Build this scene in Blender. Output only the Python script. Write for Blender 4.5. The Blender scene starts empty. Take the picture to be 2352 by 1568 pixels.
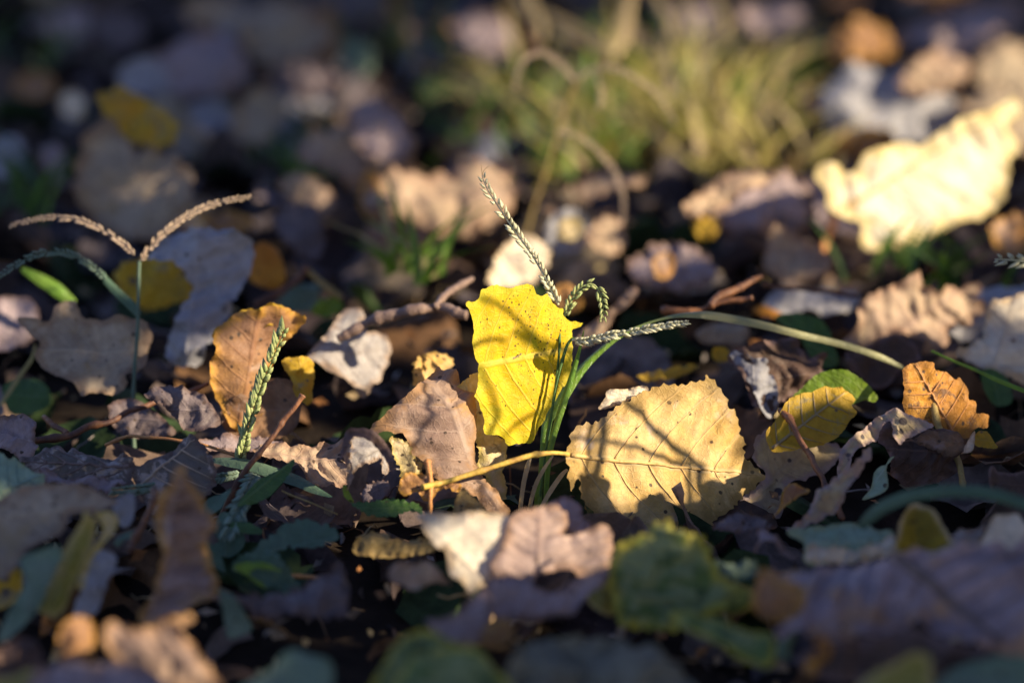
import bpy, math, random
import numpy as np
from mathutils import Vector, Matrix, noise
from mathutils.geometry import delaunay_2d_cdt

R = math.radians
rng = random.Random(7)
S = bpy.context.scene
C = S.collection

# ------------------------------------------------------------------ camera
PITCH = R(19.0); CAMH = 0.3145; FOC = 5605.0            # focal length in photo units (2352 wide)
cd = bpy.data.cameras.new('camera'); cam = bpy.data.objects.new('camera', cd); C.objects.link(cam)
cam.location = (0, 0, CAMH); cam.rotation_euler = (math.pi/2 - PITCH, 0, 0)
cd.sensor_width = 23.5; cd.lens = 56.0; cd.clip_start = 0.02; cd.clip_end = 600
cd.dof.use_dof = True; cd.dof.focus_distance = 0.828; cd.dof.aperture_fstop = 2.7; cd.dof.aperture_blades = 0
S.camera = cam

# ------------------------------------------------------------------ sky and sun
SUN_EL = R(28.0); SUN_AZ = R(112.0)                      # azimuth clockwise from +Y
SUND = Vector((math.sin(SUN_AZ)*math.cos(SUN_EL), math.cos(SUN_AZ)*math.cos(SUN_EL), math.sin(SUN_EL)))
w = bpy.data.worlds.new('World'); S.world = w; w.use_nodes = True
nt = w.node_tree; bg = nt.nodes['Background']
sky = nt.nodes.new('ShaderNodeTexSky'); sky.sky_type = 'NISHITA'; sky.sun_disc = False
sky.dust_density = 0.3; sky.ozone_density = 2.5; sky.sun_elevation = SUN_EL; sky.sun_rotation = SUN_AZ
wb = nt.nodes.new('ShaderNodeMix'); wb.data_type = 'RGBA'; wb.blend_type = 'MULTIPLY'; wb.inputs[0].default_value = 1.0
wb.inputs[7].default_value = (1.07, .95, 1.13, 1)            # the photograph's white balance
nt.links.new(sky.outputs[0], wb.inputs[6]); nt.links.new(wb.outputs[2], bg.inputs[0]); bg.inputs[1].default_value = 0.074
sl = bpy.data.lights.new('sun', 'SUN'); so = bpy.data.objects.new('sun', sl); C.objects.link(so)
sl.energy = 5.0; sl.angle = R(0.5); sl.color = (1.0, 0.84, 0.60)
so.rotation_euler = SUND.to_track_quat('Z', 'Y').to_euler(); so.location = SUND*5
S.view_settings.view_transform = 'Standard'; S.view_settings.look = 'None'
S.view_settings.gamma = 1.0; S.view_settings.use_curve_mapping = False
S.view_settings.exposure = 1.25
S.cycles.use_denoising = True
S.cycles.max_bounces = 8; S.cycles.transparent_max_bounces = 8

# ------------------------------------------------------------------ geometry helpers
UP = Vector((0, math.sin(PITCH), math.cos(PITCH))); FW = Vector((0, math.cos(PITCH), -math.sin(PITCH)))
CAM = Vector((0, 0, CAMH))
CROP = {'v': (0, 0, 1.0), 'c1': (0, 588, .33984), 'c2': (790.1, 588, .33984), 'c3': (1561.9, 588, .33984),
        'c4': (0, 1035.4, .33984), 'c5': (790.1, 1035.4, .33984), 'c6': (1561.9, 1035.4, .33984),
        'c7': (0, 0, .5), 'c8': (1176, 0, .5), 'c9': (1240.3, 758, .33984)}
def px(c, p):
    a, b, s = CROP[c]; return (a + p[0]*s, b + p[1]*s)
def ray(x, y): return Vector(((x-1176)/FOC, 0, 0)) - UP*((y-784)/FOC) + FW
def at(x, y, d): return CAM + ray(x, y)*d               # point at depth d behind a photo point
def gdepth(y, h=0.0): return (CAMH-h)/(math.sin(PITCH) + (y-784)/FOC*math.cos(PITCH))

def smooth(pts, closed, n=4):
    out = []; m = len(pts)
    for i in range(m if closed else m-1):
        g = (lambda k: pts[k % m]) if closed else (lambda k: pts[min(max(k, 0), m-1)])
        a, b, c, d = [np.array(g(i+k), float) for k in (-1, 0, 1, 2)]
        for j in range(n):
            t = j/n
            out.append(.5*((2*b)+(c-a)*t+(2*a-5*b+4*c-d)*t*t+(3*b-a-3*c+d)*t**3))
    if not closed: out.append(np.array(pts[-1], float))
    return out

def new_obj(name, verts, faces, mat, parent=None, loc=None, smooth_sh=True, uv=None, attrs=None):
    me = bpy.data.meshes.new(name)
    me.from_pydata([tuple(v) for v in verts], [], [tuple(f) for f in faces])
    if smooth_sh: me.polygons.foreach_set('use_smooth', [True]*len(me.polygons))
    if uv is not None:
        ul = me.uv_layers.new(name='leaf'); li = np.empty(len(me.loops), int); me.loops.foreach_get('vertex_index', li)
        ul.data.foreach_set('uv', np.asarray(uv, float)[li].ravel())
    for k, a in (attrs or {}).items():
        at_ = me.attributes.new(k, 'FLOAT', 'POINT'); at_.data.foreach_set('value', np.asarray(a, float))
    me.materials.append(mat); me.update()
    o = bpy.data.objects.new(name, me); C.objects.link(o)
    if parent is not None: o.parent = parent
    if loc is not None: o.location = loc
    return o
def tag(o, label=None, cat=None, group=None, kind=None):
    if label: o['label'] = label
    if cat: o['category'] = cat
    if group: o['group'] = group
    if kind: o['kind'] = kind
    return o
def empty(name, loc, label, cat, group=None):
    e = bpy.data.objects.new(name, None); e.empty_display_size = .01; C.objects.link(e); e.location = loc
    return tag(e, label, cat, group)

class MB:
    def __init__(s): s.v = []; s.f = []; s.t = []
    def add(s, v, f, tint=0.0):
        b = len(s.v); s.v += v; s.f += [tuple(i+b for i in q) for q in f]; s.t += [tint]*len(v)
    def tube(s, pts, rad, n=6, knob=0.0):
        rings = []; m = len(pts); prev = None
        vv = []
        for i, p in enumerate(pts):
            t = (pts[min(i+1, m-1)]-pts[max(i-1, 0)]).normalized()
            a = prev if prev is not None else Vector((0.3, -0.8, 0.5))
            a = (a - t*a.dot(t)).normalized(); prev = a; b = t.cross(a)
            r = rad(i/(m-1)) if callable(rad) else rad
            r *= 1 + knob*noise.noise(p*180.0)
            vv += [p + a*(r*math.cos(2*math.pi*k/n)) + b*(r*math.sin(2*math.pi*k/n)) for k in range(n)]
        ff = [(i*n+k, i*n+(k+1) % n, (i+1)*n+(k+1) % n, (i+1)*n+k) for i in range(m-1) for k in range(n)]
        ff += [tuple(range(n))[::-1], tuple((m-1)*n+k for k in range(n))]
        s.add(vv, ff)
    def drop(s, base, d, side, L, W, T):                 # a small pointed husk
        L *= rng.uniform(.6, 1.3); d = d.normalized() + Vector((rng.gauss(0, .07), rng.gauss(0, .07), rng.gauss(0, .07))); d = d.normalized(); side = (side-d*side.dot(d)).normalized(); up = d.cross(side)
        r1 = [base+d*L*.28+side*W*.9*math.cos(q)+up*T*.9*math.sin(q) for q in (0, 1.57, 3.14, 4.71)]
        r2 = [base+d*L*.62+side*W*.7*math.cos(q)+up*T*.7*math.sin(q) for q in (0, 1.57, 3.14, 4.71)]
        v = [base]+r1+r2+[base+d*L]
        f = [(0, 2, 1), (0, 3, 2), (0, 4, 3), (0, 1, 4)]
        f += [(1+k, 1+(k+1) % 4, 5+(k+1) % 4, 5+k) for k in range(4)]
        f += [(5, 6, 9), (6, 7, 9), (7, 8, 9), (8, 5, 9)]
        s.add(v, f)
    def build(s, name, mat, parent=None, loc=None, sm=True):
        off = Vector(loc) if loc is not None else (parent.location if parent is not None else Vector())
        if parent is not None and parent.parent is not None: off = off + parent.parent.location
        return new_obj(name, [v-off for v in s.v], s.f, mat, parent, loc if parent is None else None, sm, attrs={'tint': s.t})

def curve3(c, pts, d0, d1, n=8, pw=1.0):
    q = smooth([px(c, p) for p in pts], False, n); m = len(q)
    return [at(p[0], p[1], d0+(d1-d0)*(i/(m-1))**pw) for i, p in enumerate(q)]

# ------------------------------------------------------------------ materials
def N(nt, t, **kw):
    n = nt.nodes.new(t)
    for k, v in kw.items():
        if isinstance(k, str) and hasattr(n, k): setattr(n, k, v)
    return n
def math_(nt, op, a, b=None, c=None, clamp=False):
    n = nt.nodes.new('ShaderNodeMath'); n.operation = op; n.use_clamp = clamp
    for i, x in enumerate((a, b, c)):
        if x is None: continue
        if isinstance(x, (int, float)): n.inputs[i].default_value = x
        else: nt.links.new(x, n.inputs[i])
    return n.outputs[0]
def mix(nt, f, a, b, mode='MIX'):
    n = nt.nodes.new('ShaderNodeMix'); n.data_type = 'RGBA'; n.blend_type = mode; n.clamp_factor = True
    for sock, x in ((n.inputs[0], f), (n.inputs[6], a), (n.inputs[7], b)):
        if isinstance(x, (int, float)): sock.default_value = x
        elif isinstance(x, tuple): sock.default_value = (*x, 1) if len(x) == 3 else x
        else: nt.links.new(x, sock)
    return n.outputs[2]
def step(nt, x, lo, hi):
    n = nt.nodes.new('ShaderNodeMapRange'); n.interpolation_type = 'SMOOTHSTEP'
    nt.links.new(x, n.inputs[0]); n.inputs[1].default_value = lo; n.inputs[2].default_value = hi
    return n.outputs[0]
def noise_(nt, vec, sc, det=4, rough=.55, dist=0):
    n = nt.nodes.new('ShaderNodeTexNoise'); nt.links.new(vec, n.inputs['Vector'])
    n.inputs['Scale'].default_value = sc; n.inputs['Detail'].default_value = det
    n.inputs['Roughness'].default_value = rough; n.inputs['Distortion'].default_value = dist
    return n.outputs['Fac']

MATS = {}
def leafmat(name, A, B, spot=(.06, .04, .03), dens=.25, vein=(.0, .0, .0), vk=.35, tr=.35, edge=None, blotch=.0, blotchcol=(.03, .025, .03),
            gloss=.25, rough=.5, spotside=False, sscale=420, patch=.0, patchcol=(.5, .25, .06), nv=6.0, grad=None, pscale=38):
    m = bpy.data.materials.new(name); m.use_nodes = True; nt = m.node_tree; nt.nodes.clear(); MATS[name] = m
    tc = nt.nodes.new('ShaderNodeTexCoord'); ob = tc.outputs['Object']
    oi = nt.nodes.new('ShaderNodeObjectInfo')
    off = nt.nodes.new('ShaderNodeVectorMath'); off.operation = 'ADD'
    nt.links.new(ob, off.inputs[0])
    comb = nt.nodes.new('ShaderNodeCombineXYZ'); nt.links.new(math_(nt, 'MULTIPLY', oi.outputs['Random'], 7.0), comb.inputs[0])
    nt.links.new(comb.outputs[0], off.inputs[1]); P = off.outputs[0]
    uv = nt.nodes.new('ShaderNodeUVMap'); uv.uv_map = 'leaf'
    sp = nt.nodes.new('ShaderNodeSeparateXYZ'); nt.links.new(uv.outputs[0], sp.inputs[0]); u, v = sp.outputs[0], sp.outputs[1]
    ed = nt.nodes.new('ShaderNodeAttribute'); ed.attribute_name = 'edge'
    big = noise_(nt, P, 55, 5, .6); fine = noise_(nt, P, 420, 4, .65); mid = noise_(nt, P, 170, 5, .65, .4)
    col = mix(nt, step(nt, big, .36, .64), A, B)
    col = mix(nt, .8, col, mix(nt, fine, (.66, .63, .60), (1.28, 1.3, 1.32)), 'MULTIPLY')
    col = mix(nt, .55, col, mix(nt, step(nt, mid, .3, .7), (.72, .68, .64), (1.18, 1.17, 1.15)), 'MULTIPLY')
    if grad: col = mix(nt, step(nt, math_(nt, 'ADD', u, math_(nt, 'MULTIPLY', math_(nt, 'SUBTRACT', mid, .5), .2)), grad[1], grad[2]), col, grad[0])
    # veins: midrib, laterals bending towards the tip, net between them
    av = math_(nt, 'ABSOLUTE', v)
    wob = math_(nt, 'MULTIPLY', math_(nt, 'SUBTRACT', mid, .5), .05)
    ww = math_(nt, 'ADD', math_(nt, 'SUBTRACT', u, math_(nt, 'MULTIPLY', av, math_(nt, 'MULTIPLY_ADD', av, .2, .28))), wob)
    fr = math_(nt, 'FRACT', math_(nt, 'MULTIPLY', ww, nv))
    dl = math_(nt, 'ABSOLUTE', math_(nt, 'SUBTRACT', fr, .5))
    lat = step(nt, dl, .075, .012)
    mr = step(nt, math_(nt, 'ADD', av, math_(nt, 'MULTIPLY', wob, .5)), .05, .012)
    vo = nt.nodes.new('ShaderNodeTexVoronoi'); vo.feature = 'DISTANCE_TO_EDGE'; nt.links.new(P, vo.inputs['Vector']); vo.inputs['Scale'].default_value = 480
    net = step(nt, vo.outputs['Distance'], .09, .0)
    vv = math_(nt, 'MAXIMUM', math_(nt, 'MAXIMUM', mr, math_(nt, 'MULTIPLY', lat, .7)), math_(nt, 'MULTIPLY', net, .28))
    col = mix(nt, math_(nt, 'MULTIPLY', vv, vk), col, vein)
    if patch:
        pf = step(nt, noise_(nt, P, pscale, 5, .62, .6), .62-patch*.25, .70-patch*.2)
        col = mix(nt, math_(nt, 'MULTIPLY', pf, .9), col, patchcol)
    if blotch:
        bf = math_(nt, 'MULTIPLY', step(nt, noise_(nt, P, 90, 6, .75, .3), .66-blotch*.3, .74-blotch*.3), .85)
        col = mix(nt, bf, col, blotchcol)
    if dens:
        v2 = nt.nodes.new('ShaderNodeTexVoronoi'); nt.links.new(P, v2.inputs['Vector']); v2.inputs['Scale'].default_value = sscale
        sc = nt.nodes.new('ShaderNodeSeparateColor'); nt.links.new(v2.outputs['Color'], sc.inputs[0])
        on = math_(nt, 'LESS_THAN', sc.outputs[0], dens) if not spotside else \
             math_(nt, 'LESS_THAN', sc.outputs[0], math_(nt, 'MULTIPLY_ADD', step(nt, math_(nt, 'ADD', math_(nt, 'MULTIPLY', v, .2), u), .30, .95), dens*2.0, dens*.25))
        rad = math_(nt, 'MULTIPLY', sc.outputs[1], .30)
        sf = step(nt, math_(nt, 'SUBTRACT', v2.outputs['Distance'], rad), .12, .0)
        col = mix(nt, math_(nt, 'MULTIPLY', math_(nt, 'MULTIPLY', on, sf), .9), col, spot)
    if edge is not None:
        ef = step(nt, math_(nt, 'ADD', ed.outputs['Fac'], math_(nt, 'MULTIPLY', math_(nt, 'SUBTRACT', mid, .5), .55)), .22, .0)
        col = mix(nt, math_(nt, 'MULTIPLY', ef, .8), col, edge)
    bp = nt.nodes.new('ShaderNodeBump'); bp.inputs['Strength'].default_value = .55; bp.inputs['Distance'].default_value = .0012
    hh = math_(nt, 'ADD', math_(nt, 'MULTIPLY', vv, .5), math_(nt, 'ADD', math_(nt, 'MULTIPLY', fine, .35), math_(nt, 'MULTIPLY', mid, .8)))
    nt.links.new(hh, bp.inputs['Height'])
    pr = nt.nodes.new('ShaderNodeBsdfPrincipled'); nt.links.new(col, pr.inputs['Base Color']); nt.links.new(bp.outputs[0], pr.inputs['Normal'])
    nt.links.new(math_(nt, 'MULTIPLY_ADD', fine, .3, rough-.1), pr.inputs['Roughness']); pr.inputs['Specular IOR Level'].default_value = gloss
    tl = nt.nodes.new('ShaderNodeBsdfTranslucent')
    nt.links.new(mix(nt, 1.0, col, (1.15, 1.0, .7), 'MULTIPLY'), tl.inputs[0]); nt.links.new(bp.outputs[0], tl.inputs['Normal'])
    ms = nt.nodes.new('ShaderNodeMixShader'); ms.inputs[0].default_value = tr
    nt.links.new(pr.outputs[0], ms.inputs[1]); nt.links.new(tl.outputs[0], ms.inputs[2])
    out = nt.nodes.new('ShaderNodeOutputMaterial'); nt.links.new(ms.outputs[0], out.inputs[0])
    return m
def plainmat(name, A, B, sc=200, tr=.0, rough=.55, gloss=.3, bump=.5, tints=None):
    m = bpy.data.materials.new(name); m.use_nodes = True; nt = m.node_tree; nt.nodes.clear(); MATS[name] = m
    tc = nt.nodes.new('ShaderNodeTexCoord'); P = tc.outputs['Object']
    f = noise_(nt, P, sc, 5, .65); f2 = noise_(nt, P, sc*5, 3, .6)
    col = mix(nt, step(nt, f, .35, .65), A, B)
    if tints:
        at_ = nt.nodes.new('ShaderNodeAttribute'); at_.attribute_name = 'tint'
        cr = nt.nodes.new('ShaderNodeValToRGB'); cr.color_ramp.interpolation = 'CONSTANT'
        while len(cr.color_ramp.elements) < len(tints): cr.color_ramp.elements.new(.5)
        for i, t in enumerate(tints):
            e = cr.color_ramp.elements[i]; e.position = i/len(tints); e.color = (*t, 1)
        nt.links.new(at_.outputs['Fac'], cr.inputs[0])
        col = mix(nt, 1.0, cr.outputs[0], mix(nt, step(nt, f, .3, .7), (.6, .6, .6), (1.3, 1.3, 1.3)), 'MULTIPLY')
    col = mix(nt, .6, col, mix(nt, f2, (.7, .7, .7), (1.25, 1.25, 1.25)), 'MULTIPLY')
    bp = nt.nodes.new('ShaderNodeBump'); bp.inputs['Strength'].default_value = bump; bp.inputs['Distance'].default_value = .0008
    nt.links.new(f2, bp.inputs['Height'])
    pr = nt.nodes.new('ShaderNodeBsdfPrincipled'); nt.links.new(col, pr.inputs['Base Color']); nt.links.new(bp.outputs[0], pr.inputs['Normal'])
    pr.inputs['Roughness'].default_value = rough; pr.inputs['Specular IOR Level'].default_value = gloss
    out = nt.nodes.new('ShaderNodeOutputMaterial')
    if tr:
        tl = nt.nodes.new('ShaderNodeBsdfTranslucent'); nt.links.new(col, tl.inputs[0])
        ms = nt.nodes.new('ShaderNodeMixShader'); ms.inputs[0].default_value = tr
        nt.links.new(pr.outputs[0], ms.inputs[1]); nt.links.new(tl.outputs[0], ms.inputs[2]); nt.links.new(ms.outputs[0], out.inputs[0])
    else: nt.links.new(pr.outputs[0], out.inputs[0])
    return m

leafmat('yellow', (.84, .58, .010), (.76, .50, .008), patch=.45, patchcol=(.58, .50, .02), spot=(.07, .05, .015), dens=.6, vein=(.80, .62, .14), vk=.5, tr=.42, spotside=True, sscale=950, edge=(.66, .56, .03), gloss=.3, nv=5)
leafmat('tan', (.68, .48, .21), (.60, .38, .11), dens=.22, vein=(.72, .58, .36), vk=.4, tr=.32, edge=(.34, .22, .07), patch=.35, patchcol=(.60, .47, .36), sscale=420)
leafmat('ochre', (.34, .25, .10), (.26, .19, .08), dens=.25, vein=(.55, .42, .2), vk=.5, tr=.3, edge=(.30, .2, .07), blotch=.2, blotchcol=(.15, .11, .06))
leafmat('beige', (.42, .34, .25), (.33, .26, .19), dens=.2, vein=(.46, .38, .28), vk=.45, tr=.3, edge=(.26, .17, .11), patch=.3, patchcol=(.34, .25, .14))
leafmat('spotted', (.50, .40, .23), (.44, .35, .24), spot=(.03, .025, .04), dens=.5, vein=(.4, .3, .18), vk=.4, tr=.3, sscale=220, edge=(.36, .26, .26))
leafmat('tanmauve', (.36, .25, .185), (.29, .195, .155), dens=.15, vein=(.46, .34, .27), vk=.5, tr=.3, edge=(.36, .2, .09), patch=.25, patchcol=(.44, .25, .09))
leafmat('mauvebrown', (.42, .31, .275), (.35, .26, .24), dens=.2, vein=(.30, .2, .17), vk=.55, tr=.3, edge=(.3, .18, .12), sscale=250)
leafmat('mauve', (.38, .30, .315), (.30, .235, .245), dens=.2, vein=(.42, .34, .33), vk=.5, tr=.25, edge=(.20, .12, .09), blotch=.12)
leafmat('mauvepatch', (.40, .30, .32), (.32, .245, .265), dens=.1, vein=(.20, .16, .17), vk=.5, tr=.25, patch=.5, patchcol=(.46, .27, .16), nv=3.5, pscale=46)
leafmat('beigedark', (.20, .19, .14), (.15, .14, .10), dens=.1, vein=(.26, .24, .18), vk=.5, tr=.25)
leafmat('pinkish', (.50, .37, .25), (.42, .30, .22), dens=.2, vein=(.30, .2, .17), vk=.5, tr=.3, edge=(.3, .18, .12), sscale=250)
leafmat('mottled', (.42, .36, .33), (.34, .29, .27), dens=.35, vein=(.5, .42, .38), vk=.4, tr=.25, blotch=.75, blotchcol=(.10, .085, .07), patch=.35, patchcol=(.50, .32, .13), edge=(.12, .08, .07))
leafmat('grey', (.40, .37, .36), (.33, .31, .31), dens=.15, vein=(.30, .26, .24), vk=.5, tr=.25, edge=(.3, .2, .13))
leafmat('brown', (.30, .17, .09), (.22, .12, .065), dens=.2, vein=(.34, .22, .14), vk=.55, tr=.25, edge=(.14, .08, .05), patch=.3, patchcol=(.30, .21, .18))
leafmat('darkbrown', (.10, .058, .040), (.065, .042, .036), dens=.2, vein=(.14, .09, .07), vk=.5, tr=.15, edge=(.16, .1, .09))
leafmat('darkmauve', (.17, .135, .14), (.12, .095, .10), dens=.2, vein=(.24, .19, .19), vk=.5, tr=.15, edge=(.10, .06, .05), blotch=.2)
leafmat('orange', (.58, .27, .035), (.48, .19, .025), dens=.2, vein=(.42, .2, .06), vk=.5, tr=.35, edge=(.35, .15, .03), blotch=.15, blotchcol=(.18, .08, .03))
leafmat('rust', (.38, .20, .07), (.29, .16, .095), dens=.2, vein=(.3, .14, .07), vk=.5, tr=.3, edge=(.5, .26, .04), patch=.3, patchcol=(.40, .27, .2))
leafmat('stained', (.56, .27, .04), (.48, .21, .03), dens=.2, vein=(.4, .2, .08), vk=.4, tr=.3, edge=(.35, .16, .04), blotch=.5, blotchcol=(.10, .05, .03))
leafmat('mustard', (.56, .37, .03), (.46, .29, .03), dens=.22, vein=(.5, .36, .12), vk=.4, tr=.35, edge=(.5, .32, .04), blotch=.4, blotchcol=(.30, .25, .14), spot=(.10, .085, .09), sscale=170, pscale=60, patch=.4, patchcol=(.52, .28, .03))
leafmat('pale', (.80, .72, .58), (.72, .63, .50), spot=(.14, .05, .05), dens=.25, vein=(.5, .4, .3), vk=.4, tr=.3, sscale=260, edge=(.5, .36, .22))
leafmat('palegold', (.64, .52, .27), (.60, .50, .36), dens=.2, vein=(.45, .33, .15), vk=.4, tr=.4, edge=(.55, .42, .12), blotch=.15, blotchcol=(.3, .22, .12))
leafmat('cream', (.87, .81, .66), (.84, .76, .56), dens=.04, vein=(.55, .42, .24), vk=.3, tr=.4, edge=(.75, .58, .22))
leafmat('olive', (.22, .21, .05), (.30, .26, .06), dens=.2, vein=(.34, .32, .14), vk=.5, tr=.3, edge=(.45, .36, .16))
leafmat('oliverim', (.36, .27, .03), (.24, .19, .03), dens=.15, vein=(.2, .16, .04), vk=.5, tr=.35, edge=(.58, .47, .30))
leafmat('crumpled', (.38, .27, .25), (.27, .17, .13), dens=.15, vein=(.46, .36, .33), vk=.5, tr=.3, edge=(.50, .27, .07), patch=.45, patchcol=(.42, .24, .08), blotch=.3, blotchcol=(.12, .07, .05))
leafmat('green', (.045, .115, .022), (.065, .14, .03), spot=(.05, .06, .02), dens=.05, vein=(.14, .22, .09), vk=.5, tr=.3, gloss=.45, rough=.38)
leafmat('lime', (.17, .29, .022), (.23, .33, .03), spot=(.08, .10, .02), dens=.08, vein=(.30, .40, .10), vk=.5, tr=.4, gloss=.4, rough=.4)
leafmat('patchygreen', (.12, .18, .04), (.08, .14, .04), dens=.15, vein=(.30, .34, .16), vk=.55, tr=.3, edge=(.42, .36, .04), patch=.85, patchcol=(.22, .26, .12), pscale=120, spot=(.1, .06, .05), blotch=.45, blotchcol=(.05, .09, .03))
leafmat('teal', (.12, .19, .13), (.16, .22, .17), dens=.08, vein=(.26, .32, .24), vk=.5, tr=.25)
leafmat('mint', (.26, .38, .26), (.30, .40, .29), dens=.03, vein=(.42, .50, .40), vk=.6, tr=.25, edge=(.3, .34, .18))
leafmat('bluegrey', (.34, .34, .37), (.28, .28, .32), dens=.1, vein=(.4, .38, .38), vk=.4, tr=.2)
leafmat('straw', (.50, .40, .22), (.40, .30, .16), dens=.0, vk=.0, tr=.3)
leafmat('blade', (.13, .27, .025), (.17, .30, .035), dens=.0, vein=(.2, .32, .08), vk=.25, tr=.4, gloss=.45, rough=.35, nv=.5)
leafmat('bladelong', (.13, .27, .025), (.17, .30, .035), dens=.0, vein=(.2, .32, .08), vk=.25, tr=.3, gloss=.5, rough=.33, nv=.5, grad=((.34, .33, .17), .38, .72))
leafmat('bladedry', (.30, .33, .12), (.42, .34, .16), dens=.1, vein=(.5, .45, .25), vk=.2, tr=.35, gloss=.35, nv=.5)
leafmat('grasslit', (.42, .40, .10), (.50, .42, .15), dens=.0, vein=(.5, .48, .25), vk=.2, tr=.4, nv=.5)
leafmat('bladeteal', (.06, .12, .075), (.09, .15, .10), dens=.0, vein=(.16, .22, .16), vk=.25, tr=.2, gloss=.4, nv=.5)
plainmat('spikegreen', (.34, .42, .17), (.48, .50, .22), 500, tr=.3)
plainmat('spikepale', (.80, .78, .58), (.70, .68, .46), 500, tr=.4)
plainmat('spiketan', (.60, .45, .32), (.50, .38, .28), 500, tr=.25)
plainmat('spikepink', (.80, .64, .48), (.68, .52, .38), 500, tr=.35)
plainmat('spiketeal', (.20, .30, .22), (.28, .36, .27), 500, tr=.25)
plainmat('stemgreen', (.06, .13, .03), (.09, .17, .04), 300, tr=.1)
plainmat('stemstraw', (.46, .34, .12), (.36, .24, .08), 300, tr=.2)
plainmat('stemyellow', (.60, .42, .08), (.38, .22, .06), 150, tr=.1)
plainmat('tanvein', (.56, .38, .14), (.44, .27, .10), 120)
plainmat('bark', (.22, .15, .12), (.15, .10, .085), 250, bump=.8)
plainmat('redbark', (.085, .040, .028), (.22, .095, .042), 120, bump=.6)
plainmat('stemorange', (.46, .22, .07), (.36, .16, .06), 200)
plainmat('soil', (.012, .009, .007), (.022, .016, .012), 60, rough=.95, gloss=.05, bump=1.0)
plainmat('litter', (.2, .15, .1), (.2, .15, .1), 120, tr=.2, rough=.65, gloss=.15,
         tints=[(.10, .075, .07), (.065, .042, .033), (.145, .10, .075), (.05, .036, .036), (.18, .145, .135), (.13, .07, .035), (.09, .075, .085), (.032, .055, .02)])
plainmat('crumb', (.2, .15, .1), (.2, .15, .1), 200, tr=.15, rough=.7, gloss=.1,
         tints=[(.26, .18, .11), (.16, .10, .06), (.36, .27, .16), (.10, .07, .06), (.30, .26, .24), (.22, .10, .04), (.42, .33, .18)])
plainmat('shrubleaf', (.05, .10, .02), (.08, .12, .03), 40, tr=.0)

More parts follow.
